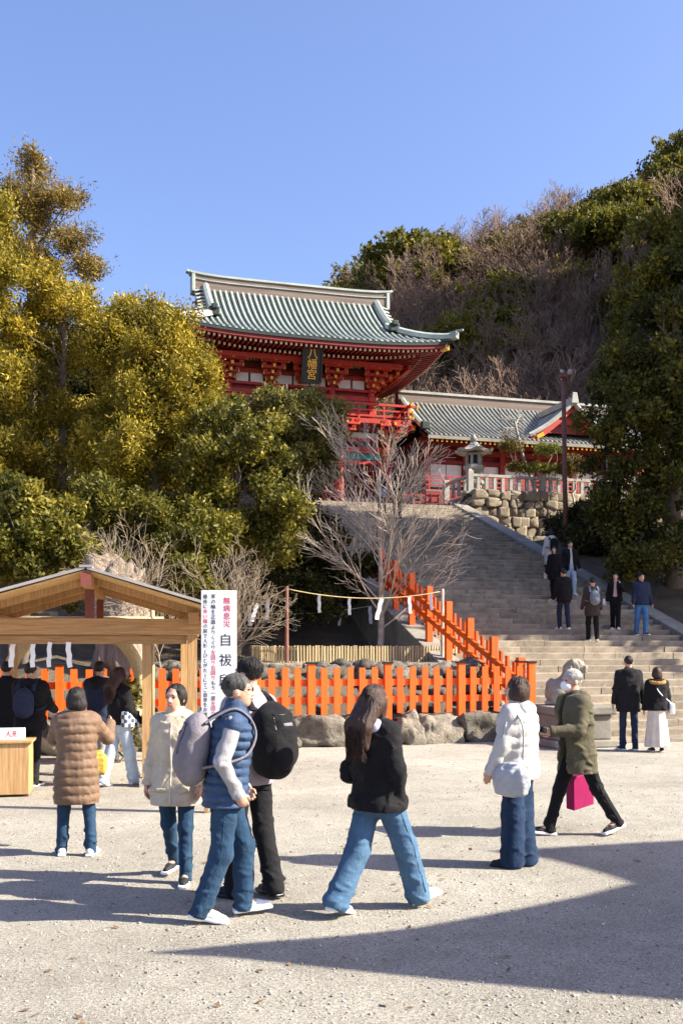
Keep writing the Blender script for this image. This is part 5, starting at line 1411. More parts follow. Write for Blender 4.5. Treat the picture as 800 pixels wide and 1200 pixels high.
    crT = creaser(seed*11+1, 7.0, .9); crS = creaser(seed*11+2, 8.0, .5); crJ = creaser(seed*11+3, 5.5, .8)
    # --- trousers or skirt
    bt = bottom or {}; kind = bt.get('kind', 'trousers'); w1, w2, w3 = bt.get('w', (.088, .072, .062))
    P_ = Field(V3(lo[0], lo[1], -.02), V3(hi[0], hi[1], pel[2]+.30), res)
    if kind == 'trousers':
        for i in (0, 1):
            kn, an = J['knee'][i], J['ank'][i]; hem = kn+(an-kn)*(bt.get('len', .97)+.09)
            def dsp(l, X, Y, Z, kn=kn):
                r2 = (X-kn[0])**2+(Y-kn[1])**2+(Z-kn[2])**2
                return .003*fold(X, Y, Z*.55)+crT(X, Y, Z)*(.004+.008*np.exp(-r2/.03))-.002
            P_.cap(J['hip'][i], kn, w1*s, w2*s, .05, disp=dsp); P_.cap(kn, hem, w2*s, w3*s, .03, disp=lambda l, X, Y, Z, an=an: .003*fold(X, Y, Z*.5)+crT(X, Y, Z*1.2)*(.004+.010*np.exp(-((Z-an[2]-.04)/.12)**2))-.002)
        P_.ell(pel+V3(0, -.005, .02), V3(.165, .125, .14)*s*bt.get('hipw', 1.0), .05, disp=lambda l, X, Y, Z: .004*fold(X, Y, Z))
        P_.cap(up(.0), up(.14), .13*s, .125*s, .05, sq=(fw, .8))
        for i in (0, 1):
            an = J['ank'][i]; kn = J['knee'][i]; d = nrm(an-kn); pt = kn+(an-kn)*bt.get('len', .97)+d*.075*s
            c_ = np.array(pt)
            def cut(X, Y, Z, d=d, c_=c_): return -((X-c_[0])*d[0]+(Y-c_[1])*d[1]+(Z-c_[2])*d[2])+0*X
            P_.put(c_-.13, c_+.13, lambda X, Y, Z, f=cut: f(X, Y, Z), .006, 's')
    else:
        zb = bt.get('hem', .1)*s
        def skirt(X, Y, Z):
            q = np.clip((pel[2]+.1-Z)/(pel[2]+.1-zb), 0, 1); an_ = np.arctan2(Y, X)
            rx = (.16+.085*q)*s+.012*q*np.sin(an_*9+seed); ry = (.13+.10*q)*s+.012*q*np.sin(an_*9+seed)
            d = (np.sqrt((X/rx)**2+(Y/ry)**2)-1)*.14*s
            return np.maximum(d, np.maximum(zb-Z, Z-pel[2]-.12))
        P_.put((-.35, -.35, zb), (.35, .35, pel[2]+.15), skirt, .02)
    tro = P_.obj('skirt' if kind == 'skirt' else 'trousers', bt['mat'], t)
    if kind == 'trousers' and res < .0125 and bt.get('seams', True):
        for sg in (-1, 1):
            patch(P_, lambda a, b, sg=sg: (pel+V3(sg*(.078+.052*a)*s, -.4, (-.055-.075*b)*s), V3(0, 1, 0)), 6, 6, .0035, 'back_pocket', bt['mat'], tro)
            k_, a_ = J['knee'][0 if sg < 0 else 1], J['ank'][0 if sg < 0 else 1]; h_ = J['hip'][0 if sg < 0 else 1]
            def sm(a, b, sg=sg, k_=k_, a_=a_, h_=h_):
                q = h_+(k_-h_)*(b*2) if b < .5 else k_+(a_-k_)*(b*2-1)
                return q+V3(sg*.4, .004*a, 0), V3(-sg, 0, 0)
            patch(P_, sm, 2, 30, .0022, 'side_seam', bt['mat'], tro)
    # --- shoes
    sh_ = shoes or {}
    for i in (0, 1):
        an = J['ank'][i]; f = J['toe'][i]; upv = nrm(V3(0, 0, 1)-f*f[2]); base = an-upv*AH; sd_ = np.cross(f, upv)
        M_ = np.stack([sd_, f, upv], 1)
        F_ = Field(an-.30*s, an+.32*s, min(res, .012)); q = lambda x, y, z: base+(sd_*x+f*y+upv*z)*s
        F_.cap(q(0, -.035, .042), q(0, .10, .036), .040*s, .037*s, .02); F_.cap(q(0, .10, .032), q(0, .165, .028), .037*s, .030*s, .02); F_.cap(q(0, -.02, .05), q(0, -.01, sh_.get('shaft', .085)), .038*s, .036*s, .02)
        F_.half(-upv, -(base@upv)-.018*s); F_.obj('shoe', sh_['mat'], t)
        F_ = Field(an-.30*s, an+.32*s, min(res, .0115)); F_.box(q(0, .062, .014), V3(.043, .142, .016)*s, .012*s, .01, M=M_); F_.cap(q(0, .09, .014), q(0, .15, .016), .041*s, .034*s, .02)
        F_.half(upv, (base@upv)+.030*s); F_.half(-upv, -(base@upv)); F_.obj('sole', sh_.get('sole', M_PAPER), t)
    # --- coat / jacket
    tp = top; bulk = tp.get('bulk', .02)*s; q0 = tp.get('hem', -.12); pad_ = tp.get('quilt', 0); ar = tp.get('arm', .058)*s
    C = Field(V3(lo[0], lo[1], pel[2]+(q0-.12)*s), V3(hi[0], hi[1], neck[2]+.16), res)
    tt = np.array([q0-.02, q0+.06, 0, .12, .25, .40, .47, .52, .56]); flare = tp.get('flare', .0)
    wx = np.array([.170+flare, .172+flare*.8, .168+flare*.5, .150, .155, .172 if not fem else .160, .165 if not fem else .15, .12, .07])*s+bulk
    wy = np.array([.125+flare, .128+flare*.8, .125+flare*.5, .112, .115, .120, .105, .085, .068])*s+bulk*1.05
    if not fem: wx[5:7] += .012*s
    def torso(X, Y, Z):
        dx, dy, dz = X-pel[0], Y-pel[1], Z-pel[2]
        ttt = (dx*ux[0]+dy*ux[1]+dz*ux[2])/s; ttt = np.where(dz/s < 0, dz/s+0*ttt, ttt)
        cx = dx-ux[0]*np.maximum(ttt, 0)*s; cy = dy-ux[1]*np.maximum(ttt, 0)*s; cz = dz-ux[2]*np.maximum(ttt, 0)*s
        tq = np.clip((ttt-.0)/.5, 0, 1); th_ = R(turn)*tq
        xx = cx*np.cos(th_)+cy*np.sin(th_); yy = -cx*np.sin(th_)+cy*np.cos(th_)
        a = np.interp(ttt, tt, wx); b = np.interp(ttt, tt, wy)
        k0 = (np.abs(xx/a)**2.4+np.abs(yy/b)**2.4)**(1/2.4); d = (k0-1)*np.minimum(a, b)*.92
        m_ = np.abs(d) < .034; sh_3 = d.shape; X, Y, Z = (np.broadcast_to(q_, sh_3)[m_] for q_ in (X, Y, Z)); dall, tall = d, ttt; d = d[m_]; ttt = ttt[m_]
        if pad_:
            w_ = np.abs(np.sin(np.pi*(ttt/pad_+.10*foldL(X, Y, Z)))); d = d-.013*s*(w_**.6-.6)-.004*fold2(X*1.5, Y*1.5, Z*.5)*(1.2-w_)-.003*fold(X*1.6, Y*1.6, Z*.5)*w_
        else: d = d-.004*fold(X, Y, Z*.6)-.006*foldL(X, Y, Z)-.011*crJ(X, Y, Z)+.003
        dall = dall.copy(); dall[m_] = d; d, ttt = dall, tall
        return np.maximum(d, np.maximum((q0-ttt)*s, (ttt-.565)*s))
    C.put(lo, V3(hi[0], hi[1], neck[2]+.1), torso, .02)
    def slv(l, X, Y, Z):
        if pad_ and not tp.get('sleeve_mat'): return .010*s*(np.abs(np.sin(np.pi*l/(pad_*s)))**.7-.5)+.002*fold2(X, Y, Z)
        return .003*fold(X*1.2, Y*1.2, Z*1.2)+.010*crS(X, Y, Z)-.003
    sleeves = C
    if tp.get('sleeve_mat'):
        sleeves = Field(C.lo, hi, res)
        for i in (0, 1): C.cap(J['sh'][i], J['sh'][i]+(J['el'][i]-J['sh'][i])*.1, ar*1.05, ar, .03)
    for i in (0, 1):
        sleeves.cap(J['sh'][i], J['el'][i], ar*1.06, ar*.95, .045 if sleeves is C else .02, disp=slv); sleeves.cap(J['el'][i], J['wr'][i], ar*.95, ar*.72, .02, disp=slv)
        C.cap(J['sh'][i], up(.52), ar*.95, .06*s, .05)
    if sleeves is not C: sleeves.obj('sleeves', tp['sleeve_mat'], t)
    if tp.get('collar'):
        ch_ = tp['collar']; c0 = up(.535); c1 = up(.535+ch_)
        C.cap(c0, c1+V3(0, .0, 0), .082*s, .078*s, .03)
        C.cap(up(.56), c1+ux*.12, .056*s, .06*s, .01, op='s')
    if tp.get('open'):      # coat worn open: cut a wedge at the front
        cc_ = up(.1)
        def wedge(X, Y, Z):
            dx, dy = X-pel[0], Y-pel[1]; xx = dx*rt[0]+dy*rt[1]; yy = dx*fw[0]+dy*fw[1]
            return np.maximum(np.abs(xx)-(.035+.05*np.clip((pel[2]+.35-Z)/.5, 0, 1)), .02-yy)+0*Z
        C.put(lo, V3(hi[0], hi[1], up(.56)[2]), wedge, .015, 's')
    coat = C.obj('coat', tp['mat'], t)
    if res < .0125:
        if tp.get('zip') is not None:
            zs = tp['zip']
            patch(C, lambda a, b: (up(.50-(.50-q0-.02)*(b+1)/2)+rt*.007*a+fw*.4, -fw), 3, 26, .004, 'zip', zs, coat)
        for sg in (-1, 1):
            if tp.get('pocket'): patch(C, lambda a, b, sg=sg: (up(q0+.12)+rt*sg*(.095+.05*a)*s+fw*.5+V3(0, 0, (.02+.018*b)*s), -fw), 6, 4, .005, 'pocket_flap', tp['mat'], coat)
            i_ = 0 if sg < 0 else 1; w0 = J['wr'][i_]; dd_ = J['hd'][i_]; e1 = nrm(np.cross(dd_, fw)); e2 = np.cross(dd_, e1); cs = []
            T_ = Tubes(); T_.add(np.array([w0-dd_*.012*s, w0+dd_*.012*s, w0+dd_*.034*s]), np.array([.70, .78, .74])*ar*1.02, 16); link('cuff', T_.mesh('cuff', tp.get('sleeve_mat') or tp['mat']), coat)
    if tp.get('inner'):
        I_ = Field(V3(lo[0], lo[1], pel[2]-.15), V3(hi[0], hi[1], neck[2]+.12), res); I_.ell(up(.10), V3(.150, .112, .2)*s, .05, disp=lambda l, X, Y, Z: .005*fold2(X, Y, Z*.8)); I_.ell(up(.33), V3(.15, .118, .2)*s, .06, disp=lambda l, X, Y, Z: .005*fold2(X, Y, Z*.8)); I_.cap(up(.48), up(.575), .075*s, .07*s, .04); I_.obj('sweater', tp['inner'], t)
    if tp.get('hood'):
        hm = tp['hood']; st_h = (hair or {}).get('style'); F_ = Field(neck-.3*s, neck+.3*s, res)
        b0 = up(.53)-fw*.085*s
        F_.ell(b0, V3(.125, .075 if st_h != 'long' else .055, .075)*s, .03, disp=lambda l, X, Y, Z: .006*fold(X*1.5, Y*1.5, Z*1.5)); F_.ell(b0-ux*.075*s-fw*.03*s, V3(.085, .05, .085)*s, .05)
        for sg in (-1, 1): F_.cap(b0+rt*sg*.09*s, up(.535)+rt*sg*.07*s+fw*.07*s, .045*s, .03*s, .04)
        F_.cap(up(.50), up(.70)+fw*.02, .06*s, .075*s, .02, op='s'); F_.obj('hood', hm, t)
    # --- hair
    if hair:
        st_ = hair['style']; F_ = Field(hc-.22*s-V3(0, 0, .5*s if st_ == 'long' else 0), hc+.22*s, min(res, .011) if res < .015 else res)
        str_ = lambda l, X, Y, Z: .0035*np.sin(np.arctan2(X-hc[0], Y-hc[1])*34+Z*18+3*fold(X, Y, Z))+.003*fold2(X, Y, Z*.5)
        F_.ell(hp(0, -.016, .036), V3(.083, .099, .092)*s, .01, M=HM, disp=str_)
        if st_ in ('bob', 'long', 'bun'): F_.ell(hp(0, -.03, -.005), V3(.088, .088, .10)*s, .03, M=HM, disp=str_)
        if st_ == 'bob': F_.cap(hp(-.03, -.04, -.03), hp(.03, -.04, -.075), .075*s, .07*s, .03, disp=str_); F_.ell(hp(0, -.02, -.055), V3(.093, .088, .06)*s, .04, M=HM, disp=str_)
        if st_ == 'long':
            for x in (-.06, -.02, .02, .06):
                mid_ = neck-fw*.165*s+rt*x*1.25*s-ux*.02*s; F_.cap(hp(x, -.05, -.02), mid_, .06*s, .048*s, .035, disp=str_); F_.cap(mid_, neck-fw*.185*s+rt*x*1.5*s-ux*(.21+.05*math.cos(x*60))*s, .048*s, .024*s, .035, disp=str_)
            F_.cap(hp(.07, .0, 0), hp(.10, -.02, -.24), .035*s, .02*s, .03, disp=str_); F_.cap(hp(-.07, .0, 0), hp(-.10, -.02, -.22), .035*s, .02*s, .03, disp=str_)
        if st_ == 'bun': F_.cap(hp(.0, -.09, -.02), hp(.03, -.12, -.10), .03*s, .018*s, .02, disp=str_)
        fz = {'short': (.0, .125, -.035, .072, .085, .085), 'bob': (0, .12, -.045, .060, .085, .095), 'long': (0, .12, -.045, .060, .085, .10), 'bun': (0, .118, -.006, .068, .088, .112)}[st_]
        F_.ell(hp(fz[0], fz[1], fz[2]), V3(*fz[3:])*s, .015, op='s', M=HM)
        if st_ == 'short':
            for sg in (-1, 1): F_.ell(hp(sg*.085, .012, -.03), V3(.03, .045, .045)*s, .012, op='s', M=HM)
            F_.ell(hp(0, -.05, -.13), V3(.12, .12, .07)*s, .01, op='s', M=HM)
        ho = F_.obj('hair', hair['mat'], t)
        if res < .014:
            rs = np.random.RandomState(seed+5); T = Tubes(); ns = 480 if res < .01 else 120
            for k in range(ns):
                az = rs.uniform(0, 2*math.pi); el1 = {'short': R(-8), 'bob': R(-52), 'long': R(-40), 'bun': R(-15)}[st_]
                if abs(az-math.pi/2) < .85: el1 = R(38) if st_ != 'bun' else R(66)
                pts = []; wv_ = rs.uniform(-.25, .25); r_ = 1+rs.uniform(.0, .035)
                for q in np.linspace(0, 1, 6):
                    el = R(86)+(el1-R(86))*q*rs.uniform(.97, 1.0); aa = az+wv_*q
                    pts.append(hp(.084*r_*math.cos(el)*math.cos(aa), -.018+.100*r_*math.cos(el)*math.sin(aa), .034+(.094 if el > 0 else .112)*r_*math.sin(el)))
                if st_ == 'long' and math.sin(az) < .35:
                    e = neck-fw*(.20+.02*rs.rand())*s+rt*rs.uniform(-.105, .105)*s-ux*rs.uniform(.12, .28)*s; p = pts[-1]
                    for q in np.linspace(.2, 1, 6): pts.append(p*(1-q)+e*q+rt*.012*math.sin(q*9+k)+fw*-.055*math.sin(q*3.14))
                T.add(np.array(pts), np.linspace(.0028, .0012, len(pts))*s, 3)
            link('hair_strands', T.mesh('hair_strands', hair['mat']), ho)
    cx = dict(J=J, up=up, fw=fw, rt=rt, ux=ux, s=s, hp=hp, HM=HM, neck=neck, pel=pel, t=t, res=res, bulk=bulk, fold=fold, fold2=fold2)
    for e in extras: e(cx)
    return t, cx
def patch(Fd, ray, na, nb_, off, name, mat, parent):
    # thin raised strip that follows a surface: ray(a,b) -> origin, direction, a,b in -1..1 (b in 0..1 for seams too)
    P = np.full((na, nb_, 3), np.nan)
    for i, a in enumerate(np.linspace(-1, 1, na)):
        for j, b in enumerate(np.linspace(-1, 1, nb_) if name != 'side_seam' else np.linspace(.04, .97, nb_)):
            o, d = ray(a, b); d = nrm(d); ts = np.arange(0, .6, Fd.h*.5); Q = o+ts[:, None]*d
            I = np.round((Q-Fd.lo)/Fd.h).astype(int); ok = ((I >= 0) & (I < Fd.n)).all(1)
            f = np.ones(len(ts)); f[ok] = Fd.F[I[ok, 0], I[ok, 1], I[ok, 2]]
            h = np.where(f < 0)[0]
            if len(h):
                k = h[0]; t_ = ts[k]; 
                if k > 0: t_ = ts[k-1]+(ts[k]-ts[k-1])*f[k-1]/(f[k-1]-f[k]+1e-9)
                P[i, j] = o+d*(t_-off)
    F = []; idx = np.arange(na*nb_).reshape(na, nb_)
    for i in range(na-1):
        for j in range(nb_-1):
            q = P[[i, i+1, i+1, i], [j, j, j+1, j+1]]
            if np.isnan(q).any() or np.ptp(q, axis=0).max() > .09: continue
            F.append([idx[i, j], idx[i+1, j], idx[i+1, j+1], idx[i, j+1]])
    if not F: return
    V = np.nan_to_num(P.reshape(-1, 3)); F = np.array(F); used = np.unique(F); mp = np.zeros(len(V), int); mp[used] = np.arange(len(used))
    o = link(name, np_mesh(name, V[used], mp[F], mat, True), parent)
    m = o.modifiers.new('thick', 'SOLIDIFY'); m.thickness = off*.6; m.offset = 0
    return o
def hand(B, wr, d, fw, side, s, res, curl):
    d = nrm(d); n = nrm(np.cross(d, np.cross(side, d)))            # back of the hand faces sideways-out
    lat = nrm(np.cross(n, d)); 
    if lat@fw < 0: lat = -lat
    q = lambda a, b, c: wr+(d*a+lat*b+n*c)*s
    B.cap(q(.0, 0, 0), q(.035, 0, 0), .026*s, .030*s, .02, sq=(n, .7)); B.cap(q(.035, -.006, 0), q(.075, .0, 0), .034*s, .036*s, .02, sq=(n, .5))
    if res > .013:
        B.cap(q(.08, 0, 0), q(.15, 0, -.03), .03*s, .018*s, .02, sq=(n, .5)); return
    c = R(curl)
    for b_, L in ((.030, .070), (.010, .080), (-.010, .074), (-.029, .058)):
        p0 = q(.085, b_, 0); d1 = d*math.cos(c*.5)-n*math.sin(c*.5); d2 = d*math.cos(c*1.4)-n*math.sin(c*1.4)
        p1 = p0+d1*L*.5*s; p2 = p1+d2*L*.5*s; B.cap(p0, p1, .0095*s, .009*s, .006); B.cap(p1, p2, .009*s, .0078*s, .004)
    p0 = q(.03, .028, 0); p1 = q(.068, .052, -.018); p2 = q(.098, .050, -.034); B.cap(p0, p1, .012*s, .0105*s, .012); B.cap(p1, p2, .0105*s, .009*s, .006)
# --- carried things: each a thing of its own
def strap(cx, pts, wdt, mat, name='strap', parent=None, th=.008):
    m = MB(); pts = [Vector(p) for p in pts]
    for a, b in zip(pts[:-1], pts[1:]):
        a2 = a-(b-a)*.04; m.bar(a2, b+(b-a)*.04, wdt, th, tuple(Vector(cx['fw'])*-1) if abs((b-a).normalized().z) > .5 else (0, 0, 1))
    return m.obj(name, mat, parent)
def ribbon(P, c, ax, rt, wd, th):
    # flat strap through P, its width along the shoulders' line and its face turned away from the body
    T = np.gradient(P, axis=0); T /= np.linalg.norm(T, axis=1, keepdims=True)
    S = rt[None]-T*(T@rt)[:, None]; S /= np.linalg.norm(S, axis=1, keepdims=True)+1e-9; N = np.cross(T, S)
    V = np.stack([P+S*wd/2-N*th/2, P+S*wd/2+N*th/2, P-S*wd/2+N*th/2, P-S*wd/2-N*th/2], 1).reshape(-1, 3)
    m = len(P); i = np.arange(m*4).reshape(m, 4); F = np.stack([i[:-1], np.roll(i, -1, 1)[:-1], np.roll(i, -1, 1)[1:], i[1:]], -1).reshape(-1, 4)
    return V, F
def own(cx, name, label, cat):
    t = cx['t']; o = thing(name, label, cat, t.location, t.rotation_euler.z); return o
def backpack(label, mat, size=(.15, .10, .24), q=.30, mat2=None, off=0, strapmat=None):
    def f(cx):
        s = cx['s']; o = own(cx, 'backpack', label, 'backpack'); fw, rt, up = cx['fw'], cx['rt'], cx['up']; HMx = np.stack([rt, fw, cx['ux']], 1)
        c = up(q)-fw*(.125*s+cx['bulk']+size[1])+rt*off
        F_ = Field(c-.42, c+.42, cx['res']); fo = cx['fold']
        F_.ell(c-fw*size[1]*.15-V3(0, 0, .03), V3(size[0]*1.08, size[1]*1.15, size[2]*1.02), .05, M=HMx, disp=lambda l, X, Y, Z: .008*fo(X, Y, Z)); F_.box(c-V3(0, 0, size[2]*.12)+fw*size[1]*.2, V3(size[0]*.92, size[1]*.75, size[2]*.86), .07, .06, M=HMx); F_.ell(c+fw*size[1]*.3+V3(0, 0, size[2]*.45), V3(size[0]*.8, size[1]*.7, size[2]*.55), .06, M=HMx)
        sk = F_.obj('sack', mat, o)
        if cx['res'] < .012:
            for x_ in (-.62, .62): patch(F_, lambda a, b, x_=x_: (c+rt*(x_*size[0]+.004*a)-fw*.5+V3(0, 0, (.12+.55*b)*size[2]), fw), 2, 14, .003, 'zip', M_BLACK, sk)
            patch(F_, lambda a, b: (c+rt*(.62*size[0]*b)-fw*.5+V3(0, 0, .67*size[2]+.004*a), fw), 2, 12, .003, 'zip', M_BLACK, sk)
            patch(F_, lambda a, b: (c+rt*(.05*b)-fw*.5+V3(0, 0, .40*size[2]+.012*a), fw), 3, 5, .004, 'badge', M_BLACK if mat is not C_BLACK else C_GREYB, sk)
        F_ = Field(c-.42, c+.42, cx['res']); F_.ell(c-fw*(size[1]*.95)-V3(0, 0, size[2]*.35), V3(size[0]*.78, .055, size[2]*.48), .03, M=HMx); F_.obj('front_pocket', mat2 or mat, o)
        for sg in (-1, 1):
            sh = cx['J']['sh'][0 if sg < 0 else 1]; b_ = cx['bulk']
            x = rt*sg*.105*s; r_ = .125*s+b_
            pts = [up(q)+x*1.1-fw*(r_+.02)+V3(0, 0, size[2]*.75), up(.53)+x-fw*(.085*s+b_), up(.575)+x*1.0+V3(0, 0, b_*.75), up(.53)+x+fw*(.085*s+b_*1.0), up(.42)+x*1.08+fw*(r_+.012), up(.28)+x*1.45+fw*(r_*.8), up(.22)+rt*sg*(.175*s+b_), up(.16)+x*1.4-fw*(r_+.02)]
            T = Tubes(); P = np.array(pts); dd = []
            for k in range(len(P)-1):
                for u_ in np.linspace(0, 1, 4, endpoint=False): dd.append(P[k]*(1-u_)+P[k+1]*u_)
            dd.append(P[-1]); D_ = np.array(dd); D_[1:-1] = (D_[:-2]+D_[1:-1]+D_[2:])/3
            D_[1:-1] = (D_[:-2]+D_[1:-1]+D_[2:])/3; V_, F_2 = ribbon(D_, up(.35), cx['ux'], rt, .052 if cx['res'] < .015 else .06, .016); link('strap', np_mesh('strap', V_, F_2, strapmat or mat, True), o)
        m = MB(); m.tube([c+V3(0, 0, size[2]*.95)-rt*.03+fw*.05, c+V3(0, 0, size[2]*1.13)+fw*.05, c+V3(0, 0, size[2]*.95)+rt*.03+fw*.05], .009, 6); m.obj('grab_loop', strapmat or mat, o)
    return f
def shoulder_bag(label, mat, at, size, name='shoulder_bag', strap_from=None, strapmat=None, puffy=True, cat='bag', yaw=0):
    """at: function(cx)->centre, strap_from: list of functions"""
    def f(cx):
        o = own(cx, name, label, cat); c = np.array(at(cx)); M_ = rotm(R(yaw))
        F_ = Field(c-max(size)*1.4-.05, c+max(size)*1.4+.05, cx['res']*.9); fo, f2 = cx['fold'], cx['fold2']
        if puffy: F_.ell(c, V3(*size), .03, M=M_, disp=lambda l, X, Y, Z: .008*f2(X, Y, Z)); F_.box(c-V3(0, 0, size[2]*.2), V3(*size)*V3(.85, .8, .7), .03, .04, M=M_)
        else: F_.box(c, V3(*size), .012, .02, M=M_)
        F_.obj('bag_body', mat, o)
        if strap_from:
            pts = [np.array(g(cx)) for g in strap_from]; P = []
            for k in range(len(pts)-1):
                for u_ in np.linspace(0, 1, 4, endpoint=False): P.append(pts[k]*(1-u_)+pts[k+1]*u_)
            P.append(pts[-1]); P = np.array(P)
            if len(P) > 4: P[1:-1] = (P[:-2]+P[1:-1]+P[2:])/3
            T = Tubes(); T.add(P, np.full(len(P), .010), 6); link('strap', T.mesh('strap', strapmat or mat), o)
    return f
# ------------------------------------------------------------------ the people in the court
C_BROWN = cloth('brown_down_nylon', (.17, .098, .055), .5, .15, spec=.4); C_CREAM = cloth('cream_cotton', (.56, .475, .355), .85); C_NAVYV = cloth('navy_quilted_nylon', (.022, .055, .125), .5, .15, spec=.4)
C_GREYS = cloth('grey_knit', (.34, .33, .34), .9); C_DENIM = cloth('mid_blue_denim', (.016, .043, .088), .9, .15, fade=(.034, .08, .142)); C_LDENIM = cloth('light_blue_denim', (.058, .12, .205), .9, .12, fade=(.11, .195, .29)); C_DDENIM = cloth('dark_blue_denim', (.009, .024, .06), .9, .15, fade=(.02, .042, .09))
C_BLACK = cloth('black_cloth', (.009, .0085, .010), .8, spec=.15); C_BLACK2 = cloth('soft_black_cloth', (.014, .0135, .0155), .85, spec=.15); C_MAUVE = cloth('mauve_grey_cloth', (.36, .29, .32), .85); C_WHITEP = cloth('white_down_nylon', (.54, .51, .47), .55, .05, spec=.35)
C_OLIVE = cloth('olive_parka', (.095, .082, .048), .75, .12); C_CHAR = cloth('charcoal_knit', (.05, .05, .057), .9); C_CREAMS = cloth('cream_skirt_cloth', (.66, .58, .50), .85); C_NAVY = cloth('navy_cloth', (.018, .026, .055), .8)
C_GREYB = cloth('grey_pack_cloth', (.20, .18, .20), .7); C_SILVER = cloth('silver_nylon', (.40, .41, .44), .28, .15, spec=.9, bs=.8, bd=.03); C_MAG = cloth('magenta_paper', (.27, .006, .075), .5, .1, bs=.15); C_FUR = cloth('tan_fur', (.52, .28, .09), .95, .3, bscale=60, bs=1.0, bd=.03); C_LAV = cloth('lavender_hoodie', (.50, .46, .58), .9); C_WSHOE = cloth('white_shoe', (.74, .72, .70), .6, .05, bs=.15); C_BSHOE = cloth('black_shoe', (.02, .02, .022), .6, .1, bs=.15); C_PINK = cloth('pale_pink_knit', (.60, .40, .37), .9); C_DBROWN = cloth('dark_brown_coat', (.045, .036, .03), .85); C_LBLUE = cloth('pale_jeans', (.30, .38, .48), .9)
def glasses(cx):
    hp = cx['hp']; m = MB()
    for sg in (-1, 1):
        pts = [hp(sg*.033+.021*math.cos(a), .105-abs(.021*math.cos(a))*.1, .010+.017*math.sin(a)) for a in np.linspace(0, 6.283, 13)]; m.tube(pts, .0018, 5, False); m.tube([hp(sg*.054, .100, .014), hp(sg*.078, .0, .016)], .0018, 5)
    m.tube([hp(-.013, .107, .012), hp(.013, .107, .012)], .0018, 5); m.obj('glasses', M_BLACK, cx['t'])
def mask(cx):
    hp = cx['hp']; s = cx['s']; F_ = Field(hp(0, .06, -.05)-.12, hp(0, .06, -.05)+.12, .006); F_.ell(hp(0, .045, -.052), V3(.062, .066, .052)*s, .01, M=cx['HM']); F_.ell(hp(0, .09, -.035), V3(.025, .03, .04)*s, .02, M=cx['HM']); F_.ell(hp(0, -.02, -.05), V3(.09, .07, .12)*s, .01, op='s', M=cx['HM']); F_.obj('face_mask', M_PAPER, cx['t'])
walk = dict
# brown puffer coat, seen from behind, hands up in front
person('person in long brown quilted coat and jeans seen from behind, hands raised', 90, 1002, 6, 1.55, True, None, .0105, lean=2, legs=((2, 2), (-2, 2)), spread=.10,
       arms={'L': (38, 22, 95, 20), 'R': (34, 30, 88, 30)}, head=(-10, -4),
       top=dict(mat=C_BROWN, hem=-.36, bulk=.045, quilt=.085, arm=.072, collar=.06, flare=.01), bottom=dict(mat=C_DENIM, w=(.08, .062, .058)), shoes=dict(mat=C_WSHOE), hair=dict(style='bob', mat=H_BLACK), seed=1,
       extras=[shoulder_bag('yellow cloth bag hanging in front of the person in the brown quilted coat', cloth('yellow_cloth', (.55, .38, .08)), lambda c: c['pel']+c['fw']*.27+c['rt']*.16+V3(0, 0, .02), (.09, .05, .12), 'tote_bag')])
# cream coat, smiling, facing the camera
person('smiling woman in a cream hooded coat and jeans walking towards the camera', 207, 1032, 172, 1.62, True, None, .009, bres=.0085, legs=((8, 4), (-12, 16, -8)), arms={'L': (2, 12, 14, 6), 'R': (-4, 12, 16, 4)}, head=(-12, 0), lean=1, spread=.03,
       top=dict(mat=C_CREAM, hem=-.22, bulk=.04, arm=.066, collar=.06, hood=C_CREAM, flare=.02, zip=C_CREAMS, pocket=True), bottom=dict(mat=C_DENIM, w=(.082, .064, .056)), shoes=dict(mat=C_BSHOE), hair=dict(style='bun', mat=H_BLACK), seed=2)
# navy quilted vest with grey sleeves
person('man with grey hair and glasses in a navy quilted vest walking beside the tall man', 264, 1077, -82, 1.73, False, None, .0085, bres=.0085, lean=7, legs=((18, 18, 4), (-4, 16, -10)), arms={'L': (-6, 10, 36, 34), 'R': (-18, 14, 46, 27), 'curl': 60}, head=(-8, -2),
       top=dict(mat=C_NAVYV, sleeve_mat=C_GREYS, hem=-.10, bulk=.032, quilt=.062, arm=.060, collar=.075, zip=M_BLACK), bottom=dict(mat=C_DENIM, w=(.098, .080, .070)), shoes=dict(mat=C_WSHOE), hair=dict(style='short', mat=H_GREY), seed=3,
       extras=[glasses, backpack('grey day pack worn by the man in the navy vest', C_GREYB, (.15, .10, .25), .28, strapmat=C_GREYB)])
# tall man with the big black pack
person('tall man in a mauve-grey jacket and dark trousers with a big black pack', 292, 1051, 48, 1.84, False, None, .010, legs=((6, 6), (-6, 10)), arms={'L': (10, 10, 30, 10), 'R': (12, 8, 40, 12)}, head=(14, -2), spread=.02,
       top=dict(mat=C_MAUVE, hem=-.08, bulk=.022, arm=.060, collar=.05), bottom=dict(mat=C_BLACK2, w=(.092, .075, .072)), shoes=dict(mat=C_BSHOE, sole=M_BLACK), hair=dict(style='short', mat=H_BLACK), seed=4,
       extras=[backpack('big rounded black backpack on the tall man', C_BLACK, (.165, .125, .28), .26)])
